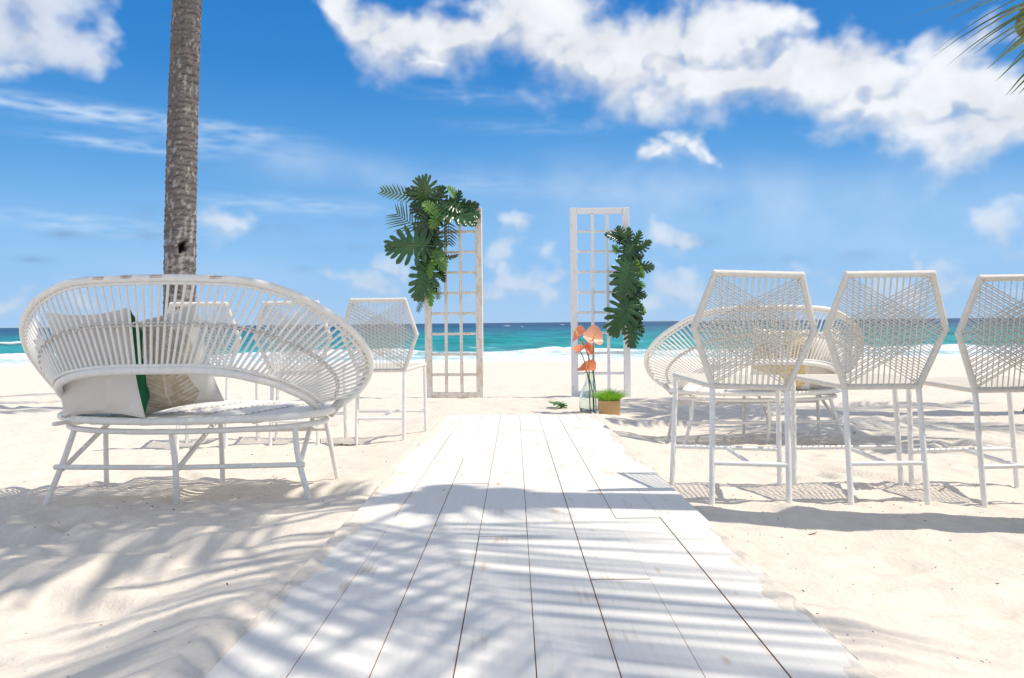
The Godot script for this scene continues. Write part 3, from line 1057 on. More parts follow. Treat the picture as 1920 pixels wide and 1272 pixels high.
# ---------------------------------------------------------------- sand and sea
func make_sand() -> void:
	var angs := []
	var a := -PI
	while a < PI - 1e-4:
		angs.append(a)
		var off := absf(a)
		a += deg_to_rad(0.33 if off < deg_to_rad(46) else (1.2 if off < deg_to_rad(70) else 5.0))
	angs.append(PI)
	var rad := []
	var r := 0.3
	while r < 40.0:
		rad.append(r)
		r *= 1.0072 if r > 1.1 and r < 14.0 else 1.02
	while r < 500.0:
		rad.append(r)
		r *= 1.25
	var m := MB.new()
	var w := angs.size()
	for q in rad:
		for g in angs:
			var x: float = q * sin(g)
			var d: float = q * cos(g)
			var y := ground(x, d) if d > 0.4 and q < 40.0 else base_ground(x, d)
			m.vert(Vector3(x, y, -d), Vector3.ZERO, Vector2(x, d))
	for k in rad.size() - 1:
		for s in w - 1:
			var o := k * w + s
			m.tri(o, o + w, o + 1)
			m.tri(o + 1, o + w, o + w + 1)
	var ctr := m.vert(Vector3(0, 0, 0), Vector3.UP)
	for s in w - 1:
		m.tri(ctr, s, s + 1)
	m.smooth()
	var o := structure(part("sand", m.mesh(), M.sand, self))
	# thin drifts of sand that lie over the edges of the boards
	var r2 := RandomNumberGenerator.new()
	r2.seed = 15
	for k in 22:
		var left := k % 2 == 0
		var d := 1.2 + 5.0 * r2.randf()
		var x := (-0.566 if left else 0.634) + 0.0033 * d + r2.randf_range(-0.01, 0.012) * (1 if left else -1)
		var len := r2.randf_range(0.12, 0.45)
		var wid := r2.randf_range(0.025, 0.075)
		var g := MB.new()
		for q in 9:
			for t in 41:
				var an := TAU * (t % 40) / 40.0
				var f := q / 8.0
				var e := 1.0 + 0.45 * sand_noise[1].get_noise_2d(cos(an) * 0.6 + k * 3.0, sin(an) * 0.6)
				var px := cos(an) * f * wid * e
				var pz := sin(an) * f * len * e
				var over := maxf(0.0, (-0.568 - (x - 0.0033 * d) - px) if left else ((x - 0.0033 * d) + px - 0.634))
				g.vert(Vector3(px, -0.0025 - over * 1.1 + 0.0085 * (1.0 - f * f) * (0.8 + 0.6 * sand_noise[2].get_noise_2d(px * 2.0 + k, pz)) + SLOPE * pz, pz), Vector3.ZERO, Vector2(px + k, pz))
		for q in 8:
			for t in 40:
				var b := q * 41 + t
				g.tri(b, b + 1, b + 41); g.tri(b + 1, b + 42, b + 41)
		g.smooth()
		part("sand_drift", g.mesh(), M.sand, o, Transform3D(Basis(), Vector3(x, BOARD_TOP - SLOPE * d, -d)))

var sw := [fnl(41, 0.12, 2), fnl(42, 0.55, 3), fnl(43, 1.0, 4), fnl(44, 0.06, 3)]

func sea_point(x: float, d: float) -> Array:
	var y := SEA
	var chop: float = sw[0].get_noise_2d(x * 0.55, d * 1.6)
	var ripple: float = sw[1].get_noise_2d(x * 0.9, d * 2.0)
	var sc := clampf(d / 60.0, 0.5, 3.5)
	var big: float = sw[0].get_noise_2d(x * 0.5 / sc + 50.0, d * 1.5 / sc)
	y += 0.05 * ripple * smoothstep(24.0, 34.0, d) + 0.10 * chop * smoothstep(26.0, 50.0, d) + 0.10 * sc * big * smoothstep(40.0, 90.0, d)
	var shore: float = 1.6 * sw[3].get_noise_2d(x * 1.6, 3.0) + 0.5 * sw[0].get_noise_2d(x * 1.3, 9.0)
	# swells that stand up before they break
	for s in [[38.0, 1.9, 0.20], [47.0, 2.6, 0.26], [61.0, 3.6, 0.26], [82.0, 5.0, 0.3]]:
		var c: float = s[0] + 4.0 * sw[3].get_noise_2d(x * 0.5, s[0])
		y += s[2] * exp(-pow((d - c) / s[1], 2)) * clampf(0.6 + 1.1 * sw[3].get_noise_2d(x * 0.7 + 30.0, s[0] * 3.0), 0.0, 1.3)
	# the wave that breaks: a low wall of foam with a flat wash in front
	var crest := 30.3 + shore
	var wall := exp(-pow((d - crest) / (0.55 if d < crest else 1.3), 2)) * clampf(0.62 + 1.2 * sw[3].get_noise_2d(x * 2.2, 77.0), 0.15, 1.15)
	var lump: float = sw[1].get_noise_2d(x * 1.7, d * 1.7)
	y += 0.16 * wall * (1.0 + 0.35 * lump)
	# colour of the water over the bottom: pale over the sand bar, then turquoise, teal and deep blue
	var e := d * (1.0 + 0.10 * big + 0.05 * chop)
	var c := Vector3(0.20, 0.46, 0.42)
	c = c.lerp(Vector3(0.035, 0.36, 0.34), smoothstep(29.0, 37.0, e))
	c = c.lerp(Vector3(0.006, 0.27, 0.29), smoothstep(38.0, 60.0, e))
	c = c.lerp(Vector3(0.003, 0.135, 0.205), smoothstep(60.0, 130.0, e))
	c = c.lerp(Vector3(0.003, 0.055, 0.140), smoothstep(110.0, 280.0, e))
	var k1: float = sw[2].get_noise_2d(x * 0.35, d * 1.1) * (1.0 - smoothstep(60.0, 110.0, d))
	var k2: float = sw[2].get_noise_2d(x * 0.11, d * 0.30 + 40.0) * smoothstep(40.0, 80.0, d) * (1.0 - smoothstep(180.0, 320.0, d))
	var k3: float = sw[2].get_noise_2d(x * 0.030, d * 0.075 + 90.0) * smoothstep(140.0, 260.0, d)
	var streak: float = k1 + k2 + k3
	c *= Vector3(0.45, 0.77, 0.79)
	c *= 1.0 + 0.75 * streak + 0.25 * chop + 0.2 * ripple  # light and dark of wave facets painted in as streaks, crests paler
	# foam
	var fine: float = sw[2].get_noise_2d(x * 1.3, d * 2.0)
	var wide: float = sw[3].get_noise_2d(x * 2.0 + 11.0, d * 2.2)
	var f := 0.0
	if d < crest + 1.6:
		var wash := smoothstep(0.35, -0.25, (d - crest) / 6.0 - 0.25 + wide * 1.2)
		f = clampf(0.30 + wash * 0.6 + fine * 1.1 + wide * 0.9, 0.0, 1.0)
		f = maxf(f, smoothstep(0.25, 0.55, wall + 0.3 * fine))
		f = maxf(f, smoothstep(26.4, 25.2, d - 0.6 * fine))
		f *= 1.0 - smoothstep(crest + 0.2, crest + 1.0, d + 0.8 * lump)
	f = maxf(f, 0.7 * smoothstep(0.42, 0.62, sw[2].get_noise_2d(x * 0.35, d * 0.9)) * (1.0 - smoothstep(33.0, 46.0, d)))
	c = c.lerp(Vector3(0.88, 0.90, 0.90), clampf(f, 0, 1))
	# the swash runs up the sand and thins out
	var lip: float = 24.0 + 0.8 * sw[3].get_noise_2d(x * 2.0, 55.0)
	if d < lip + 3.0:
		y = maxf(y, base_ground(x, d) + 0.02 * smoothstep(lip - 0.05, lip + 0.4, d))
	if d < lip:
		y = base_ground(x, d) - 0.12
	return [y, c]

func make_sea() -> void:
	var m := ArrayMesh.new()
	for half in 2:
		var cols := []
		var s := -6.0
		while s <= 6.0:
			cols.append(s)
			var q := absf(s)
			s += (0.0036 if half == 0 else 0.008) if q < 0.72 else (0.03 if q < 1.4 else 0.25)
		var g := MB.new()
		g.colored = true
		var rows := 170 if half == 0 else 150
		var d0 := 22.5 if half == 0 else 118.0
		var d1 := 120.0 if half == 0 else 15000.0
		var w := cols.size()
		for k in rows + 1:
			var d: float = d0 * pow(d1 / d0, float(k) / rows)
			for t in cols:
				var r := sea_point(t * d, d)
				g.tint = Color(r[1].x, r[1].y, r[1].z)
				var fade := 1.0 - smoothstep(400.0, 1500.0, d)
				g.vert(Vector3(t * d, lerpf(SEA, r[0], fade) - (0.03 if half else 0.0), -d), Vector3.ZERO, Vector2(t * d, d))
		for k in rows:
			for c in w - 1:
				var o := k * w + c
				g.tri(o, o + w, o + 1)
				g.tri(o + 1, o + w, o + w + 1)
		g.smooth()
		g.add_to(m)
	var o := structure(part("sea", m, M.sea, self))
	# white horses further out, and the curl of a breaker on the left
	for q in [[-30.6, 50.0, 3.4, 0.30], [-33.5, 51.5, 2.2, 0.2], [-1.6, 245.0, 2.2, 0.34], [2.6, 205.0, 0.7, 0.22], [19.0, 300.0, 1.6, 0.3], [23.0, 310.0, 1.2, 0.3], [94.0, 270.0, 3.5, 0.4], [104.0, 276.0, 2.2, 0.35], [-140.0, 290.0, 2.5, 0.4], [128.0, 262.0, 1.6, 0.35]]:
		var b := MB.new()
		var path := []
		var rad := []
		for k in 13:
			var f := k / 12.0 - 0.5
			path.append(Vector3(f * q[2], q[3] * 0.4 + q[3] * 0.25 * sw[1].get_noise_2d(f * 5.0, q[1]), 0.4 * sw[1].get_noise_2d(f * 3.0, q[0])))
			rad.append(q[3] * 0.38 * sqrt(maxf(0.02, 1.0 - 4.0 * f * f)) * (1.0 + 0.5 * sw[1].get_noise_2d(f * 9.0, q[0])))
		b.tube(path, rad, 8)
		part("whitecap", b.mesh(), M.foam, o, Transform3D(Basis(), Vector3(q[0], SEA + 0.05, -q[1])))

func make_boards() -> void:
	var o := Node3D.new()
	o.name = "boardwalk"
	add_child(o)
	structure(o)
	o.transform = Transform3D(Basis(Vector3.UP, -0.0033) * Basis(Vector3.RIGHT, -SLOPE), Vector3(0.033, BOARD_TOP, 0))
	var joints := [[2.74, 5.15], [4.05], [3.35, 5.7], [2.45], [5.3], [2.0, 4.67], [2.68, 5.9], [3.9]]
	var r := RandomNumberGenerator.new()
	r.seed = 8
	for col in 8:
		var x := -0.5985 + 0.1496 * (col + 0.5)
		var ends: Array = [-1.6] + joints[col] + [6.42 + r.randf_range(-0.03, 0.03)]
		for k in ends.size() - 1:
			var a: float = ends[k] + 0.0015
			var b: float = ends[k + 1] - 0.0015
			var wd := 0.1496 - (r.randf_range(0.0002, 0.0012) if col != 3 and col != 5 else r.randf_range(0.0014, 0.0026))
			var m := MB.new()
			m.box(Vector3.ZERO, Vector3(wd, 0.024, b - a), 0.0011)
			m.colored = true
			for q in m.v.size():
				if absf(m.n[q].y) < 0.5 and not (col == 0 and m.n[q].x < -0.5) and not (col == 7 and m.n[q].x > 0.5):
					m.c[q] = Color(0.60, 0.37, 0.23)
			var du := r.randf() * 3.0
			var dv := r.randf() * 3.0
			for q in m.u.size():
				m.u[q] = Vector2((m.u[q].x + 0.08) * 1.9 + du, m.u[q].y * 0.55 + dv)
			part("plank", m.mesh(), [M.board_a, M.board_b, M.board_c][r.randi() % 3], o, Transform3D(Basis(Vector3.UP, r.randf_range(-0.0006, 0.0006)), Vector3(x + r.randf_range(-0.0003, 0.0003) + (r.randf_range(-0.003, 0.0) if col == 0 else (r.randf_range(0.0, 0.0015) if col == 7 else 0.0)), -0.012 - r.randf_range(0.0, 0.0025), -(a + b) / 2)))
	# the bearers under the planks, raw wood, seen through the gaps
	for d in [-1.2, -0.2, 0.8, 1.8, 2.74, 3.8, 4.67, 5.6, 6.3]:
		var m := MB.new()
		m.box(Vector3.ZERO, Vector3(1.14, 0.04, 0.09), 0.003)
		part("bearer", m.mesh(), M.raw_wood, o, Transform3D(Basis(), Vector3(0, -0.048, -d)))
	var u := MB.new()
	u.box(Vector3.ZERO, Vector3(1.16, 0.004, 7.9), 0.001)
	part("underlay", u.mesh(), M.raw_wood, o, Transform3D(Basis(), Vector3(0, -0.0268, -2.4)))

# ================================================================ the scene
func _ready() -> void:
	var cam := Camera3D.new()
	cam.name = "camera"
	cam.projection = Camera3D.PROJECTION_FRUSTUM
	cam.near = 0.05
	cam.far = 30000.0
	cam.size = 1272.0 / 1500.0 * 0.05
	cam.frustum_offset = Vector2(0, -30.5 / 1500.0 * 0.05)
	cam.position = Vector3(0, EYE, 0)
	cam.rotation.z = -0.0102
	add_child(cam)

	var env := Environment.new()
	env.background_mode = Environment.BG_SKY
	var sky := Sky.new()
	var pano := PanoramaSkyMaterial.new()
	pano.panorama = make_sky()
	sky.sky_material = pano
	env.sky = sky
	env.background_energy_multiplier = 1.0
	env.tonemap_mode = Environment.TONE_MAPPER_LINEAR
	env.tonemap_exposure = 1.25
	env.sdfgi_enabled = true
	env.ssao_enabled = true
	env.ssil_enabled = true
	var we := WorldEnvironment.new()
	we.name = "world_environment"
	we.environment = env
	add_child(we)

	var sun := DirectionalLight3D.new()
	sun.name = "sun"
	sun.light_energy = 0.95
	sun.light_color = Color(1.0, 0.965, 0.91)
	sun.light_angular_distance = 0.55
	sun.shadow_enabled = true
	sun.basis = Basis.looking_at(SUN_DIR.normalized(), Vector3.FORWARD)
	add_child(sun)

	rng.seed = 4
	sand_noise = [fnl(1, 0.9, 2), fnl(2, 2.6, 2), fnl(3, 8.0, 2), fnl(4, 21.0, 2)]
	materials()

	# hollows and footprints in the sand
	prints.resize(PW * PH)
	for k in 260:
		var d := 1.0 + 10.5 * pow(rng.randf(), 1.3)
		var x := rng.randf_range(-1.0, 1.0) * (1.2 + d * 0.62)
		if absf(x) < 0.75 and d < 6.7:
			continue
		var near_right := x > 0.6 and d < 2.9
		if near_right and rng.randf() < 0.75:
			continue
		stamp(x, d, rng.randf_range(0.20, 0.42), rng.randf_range(0.10, 0.20), rng.randf_range(-PI, PI), rng.randf_range(0.012, 0.036), rng.randf_range(0.003, 0.010))
	for q in [[1.35, 1.95, 0.62, 0.30, 0.5, 0.020, 0.005], [1.02, 2.25, 0.3, 0.16, 0.2, 0.014, 0.004], [1.5, 1.55, 0.42, 0.2, 0.1, 0.018, 0.005], [-1.25, 2.55, 0.5, 0.25, 0.1, 0.028, 0.008], [-1.7, 2.7, 0.45, 0.22, -0.2, 0.03, 0.008], [-0.95, 2.5, 0.4, 0.2, 0.4, 0.022, 0.007]]:
		stamp(q[0], q[1], q[2], q[3], q[4], q[5], q[6])

	for q in SEATS:
		for f in [[-0.15, -0.212], [0.15, -0.212], [-0.236, 0.18], [0.236, 0.18]]:
			stamp(q[0] + f[0], q[1] + f[1], 0.075, 0.065, rng.randf() * PI, 0.009, 0.006)
	for q in [[-1.36, 3.48], [1.66, 5.5]]:
		for f in [[-0.553, -0.25], [0.0, -0.25], [0.553, -0.25], [-0.545, 0.262], [0.0, 0.262], [0.545, 0.262]]:
			stamp(q[0] + f[0], q[1] + f[1], 0.085, 0.07, rng.randf() * PI, 0.010, 0.007)
	make_sand()
	make_sea()
	make_boards()
	plant_palms()
	furnish()
	altar()
	litter()

func materials() -> void:
	M.rod5 = unit_rod(5)
	M.rod8 = unit_rod(8)
	M.rod10 = unit_rod(10)
	var s := mat(0.84, 0.762, 0.655, 0.95)
	s.metallic_specular = 0.2
	s.normal_enabled = true
	s.normal_texture = grain_normal(61, 512, 0.035, 5.0)
	s.normal_scale = 0.55
	s.uv1_scale = Vector3(2.3, 2.3, 1)
	var fl := fnl(62, 0.02, 4)
	var sp := fnl(63, 0.35, 2)
	s.albedo_texture = picture(512, 512, func(x: int, y: int) -> Color:
		# tiles: the noise is read on a torus
		var a := TAU * x / 512.0
		var b := TAU * y / 512.0
		var q := fl.get_noise_3d(cos(a) * 60.0 + 9.0 * cos(b), sin(a) * 60.0 + 9.0 * sin(b), cos(b) * 60.0)
		var g := sp.get_noise_2d(x, y)
		var k := clampf(0.955 + 0.04 * q + 0.035 * g, 0.0, 1.0)
		return Color(k, k * 0.998, k * 0.994))
	M.sand = s
	var w := mat(1, 1, 1, 0.28)
	w.vertex_color_use_as_albedo = true
	w.metallic_specular = 0.12
	w.normal_enabled = true
	w.normal_texture = grain_normal(71, 512, 0.03, 6.0)
	w.normal_scale = 0.5
	w.uv1_scale = Vector3(0.45, 0.9, 1)
	M.sea = w
	M.foam = mat(0.9, 0.91, 0.91, 1.0)
	M.raw_wood = mat(0.52, 0.30, 0.18, 0.85)
	for k in 3:
		var b := mat(1, 1, 1, 0.62)
		b.metallic_specular = 0.3
		b.vertex_color_use_as_albedo = true
		b.albedo_color = lin(0.985, 0.950, 0.885)
		b.albedo_texture = whitewash(100 + k * 10, [-0.27, -0.20, -0.34][k])
		M[["board_a", "board_b", "board_c"][k]] = b
	M.paint = mat(0.90, 0.89, 0.865, 0.42)
	M.cord = mat(0.92, 0.892, 0.835, 0.55)
	M.rattan = mat(0.92, 0.89, 0.835, 0.42)
	var f1 := fnl(301, 0.045, 4)
	var f2 := fnl(302, 0.16, 2)
	var grime := picture(256, 256, func(x: int, y: int) -> Color:
		var q := 0.975 + 0.05 * f1.get_noise_2d(x, y)
		var sp2 := smoothstep(0.55, 0.75, f2.get_noise_2d(x * 1.4, y * 0.7))
		return Color(q, q * 0.995, q * 0.985).lerp(Color(0.74, 0.68, 0.60), sp2 * 0.30))
	for k in ["paint", "cord", "rattan"]:
		M[k].albedo_texture = grime
		M[k].uv1_triplanar = true
		M[k].uv1_scale = Vector3(2.2, 2.2, 2.2)
	M.cord.backlight_enabled = true
	M.cord.backlight = Color(0.62, 0.60, 0.55)
	M.bare = mat(0.52, 0.37, 0.27, 0.85)
	M.rattan_dull = mat(0.66, 0.62, 0.56, 0.8)
	for k in 4:
		var b := mat(1, 1, 1, 0.75)
		b.albedo_texture = whitewash(200 + k * 10, [0.14, 0.04, -0.22, -0.34][k])
		b.uv1_scale = Vector3(3.0, 1.1, 1)
		if k < 2:
			b.albedo_color = lin(0.97, 0.91, 0.83)
		M["trellis_%d" % k] = b
	var lf := func(r: float, g: float, b: float, back: Color, rough: float) -> StandardMaterial3D:
		var m := mat(r, g, b, rough)
		m.cull_mode = BaseMaterial3D.CULL_DISABLED
		m.backlight_enabled = true
		m.backlight = back
		m.metallic_specular = 0.5
		return m
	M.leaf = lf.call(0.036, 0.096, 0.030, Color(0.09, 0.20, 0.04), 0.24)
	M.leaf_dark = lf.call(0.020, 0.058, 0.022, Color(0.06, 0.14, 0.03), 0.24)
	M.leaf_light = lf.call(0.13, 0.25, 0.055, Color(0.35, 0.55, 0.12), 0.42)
	M.rib = lf.call(0.12, 0.19, 0.06, Color(0.1, 0.15, 0.05), 0.5)
	M.frond = lf.call(0.07, 0.105, 0.022, Color(0.20, 0.28, 0.05), 0.45)
	M.frond_old = lf.call(0.15, 0.125, 0.035, Color(0.25, 0.22, 0.06), 0.55)
	M.frond_dry = lf.call(0.20, 0.14, 0.08, Color(0.2, 0.15, 0.08), 0.8)
	M.grass = lf.call(0.24, 0.44, 0.05, Color(0.45, 0.65, 0.10), 0.5)
	M.coral = lf.call(0.92, 0.40, 0.22, Color(0.8, 0.30, 0.2), 0.30)
	M.coral_pale = lf.call(0.93, 0.54, 0.36, Color(0.8, 0.4, 0.28), 0.30)
	M.spadix = mat(0.85, 0.55, 0.12, 0.6)
	M.stem = mat(0.10, 0.17, 0.04, 0.5)
	M.nut = mat(0.16, 0.17, 0.05, 0.6)
	var bark := mat(1, 1, 1, 0.95)
	bark.vertex_color_use_as_albedo = true
	bark.metallic_specular = 0.2
	M.bark = bark
	var gl := StandardMaterial3D.new()
	gl.refraction_enabled = true
	gl.refraction_scale = 0.045
	gl.albedo_color = Color(0.95, 0.98, 0.965, 0.0)
	gl.roughness = 0.02
	M.glass = gl
	M.bronze = mat(0.56, 0.36, 0.17, 0.42, 0.4)
	M.soil = mat(0.05, 0.035, 0.025, 1.0)
	M.cloth = mat(0.80, 0.745, 0.67, 0.95)
	M.green_edge = mat(0.01, 0.14, 0.055, 0.85)
	var pr := mat(1, 1, 1, 0.95)
	pr.albedo_texture = leaf_print(Color(0.88, 0.855, 0.81), Color(0.72, 0.655, 0.55), Color(0.84, 0.79, 0.69), Color(0.79, 0.72, 0.54), 5)
	M.print_tan = pr
	pr = mat(1, 1, 1, 0.95)
	pr.albedo_texture = leaf_print(Color(0.03, 0.36, 0.20), Color(0.90, 0.90, 0.86), Color(0.05, 0.30, 0.18), Color(0.02, 0.10, 0.08), 6)
	M.print_green = pr
	pr = mat(1, 1, 1, 0.95)
	pr.albedo_texture = leaf_print(Color(0.93, 0.91, 0.87), Color(0.86, 0.74, 0.46), Color(0.92, 0.86, 0.68), Color(0.84, 0.68, 0.40), 7)
	M.print_yellow = pr
	M.speck = mat(0.10, 0.06, 0.035, 0.9)
	M.speck.vertex_color_use_as_albedo = true
	M.speck.albedo_color = Color(1, 1, 1)

func plant_palms() -> void:
	# the bare trunk in the picture
	palm("tall coconut palm with ringed grey trunk behind the left loveseat", Vector3(-3.33, base_ground(-3.33, 8.0) - 0.02, -8.0), 7.6, 0.148, 0.118,
		func(y: float) -> Vector3: return Vector3(0.0068 * y * y, y, 0.0),
		[[10, 2.9, 50, 95, 0], [55, 2.8, 30, 90, 0], [100, 3.0, 60, 100, 0], [140, 2.7, 25, 85, 0], [185, 2.9, 45, 95, 0], [225, 2.9, 65, 105, 0], [270, 2.8, 35, 90, 0], [310, 2.9, 55, 95, 0], [340, 2.7, 20, 80, 0], [160, 2.5, 75, 90, 0], [80, 2.6, 78, 90, 0]], 11, true)
	# a palm outside the frame on the right, whose trunk and leaves shade the boards
	palm("coconut palm right of the chairs, its shadow across the boards", Vector3(2.13, base_ground(2.13, 2.72) - 0.02, -2.72), 4.4, 0.150, 0.135,
		func(y: float) -> Vector3: return Vector3(0.0, y, 0.0),
		[[262, 2.3, 24, 64, 0, 0.74], [291, 2.5, 26, 60, 0, 0.92], [216, 2.6, 14, 62, 0, 0.72], [194, 2.6, 34, 80, 0, 0.68], [206, 2.6, 24, 72, 0, 0.72], [186, 2.7, 22, 70, 0, 0.68], [176, 2.4, 8, 58, 0], [158, 1.3, 0, 40, 0, 0.45], [345, 1.4, 70, 60, 0, 0.5]], 12)
	# a lower palm further off; the ends of its leaves hang into the top right corner
	palm("low coconut palm whose drooping leaf tips hang into the top right corner", Vector3(4.5, base_ground(4.5, 6.6) - 0.02, -6.6), 3.55, 0.150, 0.130,
		func(y: float) -> Vector3: return Vector3(0.0, y, 0.0),
		[[240, 2.4, -9, 48, 0, 1.12, 0.18], [249, 2.3, -17, 44, 0, 0.9, 0.22], [199, 2.0, 22, 66, 0, 0.42, 0.6, 1], [262, 2.4, 24, 80, 0], [180, 1.2, 70, 60, 0], [150, 1.7, 66, 80, 0], [110, 2.3, 74, 90, 0], [60, 2.3, 72, 80, 0], [20, 2.6, 50, 95, 0], [320, 2.6, 45, 95, 0], [90, 2.2, 70, 80, 0]], 13)

# chairs: x, distance, turn, tilt, label
const SEATS := [
	[0.926, 3.32, -0.02, -0.036, "white woven cord chair beside the boards, leftmost of the three near ones on the right"],
	[1.468, 3.33, 0.0, 0.0, "white woven cord chair in the middle of the three near ones on the right"],
	[1.990, 3.34, 0.02, 0.006, "white woven cord chair cut off by the right edge of the photo"],
	[-1.935, 5.15, 0.03, 0.0, "white woven cord chair directly in front of the palm trunk, leftmost behind the loveseat"],
	[-1.365, 5.20, -0.02, 0.006, "white woven cord chair between two others behind the left loveseat"],
	[-0.825, 5.20, -0.03, 0.0, "white woven cord chair on the left nearest the boards, beside the left trellis"]]

func furnish() -> void:
	var rows := SEATS
	var chair: Node3D = null
	for r in rows:
		var at := level(r[0], r[1], 0.2) - Vector3(0, 0.006, 0)
		if chair == null:
			chair = make_chair(r[4])
			chair.position = at
			chair.rotation.y = r[2]
			chair.rotation.z = r[3]
		else:
			var c := copy_of(chair, at, r[2], r[4])
			c.rotation.z = r[3]
	var l1 := make_loveseat("large white rattan loveseat in the left foreground with two pillows on it")
	l1.position = level(-1.36, 3.48, 0.4)
	l1.position.y = base_ground(-1.36, 3.48)
	var l2 := copy_of(l1, Vector3(1.66, base_ground(1.66, 5.5), -5.5), 0.0, "white rattan loveseat on the right, seen through the backs of the chairs")
	var set_on := func(seat: Node3D, at: Vector3, yaw: float, lean: float, roll: float) -> Transform3D:
		return Transform3D(Basis(Vector3.RIGHT, lean) * Basis(Vector3.UP, PI + yaw) * Basis(Vector3.BACK, roll), seat.position + at)
	cushion("white pillow with a dark green leaf border, leftmost on the left loveseat", set_on.call(l1, Vector3(-0.270, 0.585, 0.250), -0.36, 0.14, -0.08), 0.43, M.print_green, M.cloth, M.cloth, "pillows on the loveseats", -0.065)
	cushion("white pillow printed with tan split leaves, right one on the left loveseat", set_on.call(l1, Vector3(-0.075, 0.572, 0.215), 0.02, 0.14, -0.21), 0.41, M.print_tan, M.print_tan, M.cloth, "pillows on the loveseats")
	cushion("white pillow printed with yellow leaves on the right loveseat", set_on.call(l2, Vector3(0.10, 0.568, 0.27), 0.05, 0.15, 0.05), 0.42, M.print_yellow, M.print_yellow, M.cloth, "pillows on the loveseats")
	cushion("plain cream pillow at the right end of the right loveseat", set_on.call(l2, Vector3(0.40, 0.560, 0.13), 0.55, 0.12, -0.04), 0.40, M.print_yellow, M.cloth, M.cloth, "pillows on the loveseats")

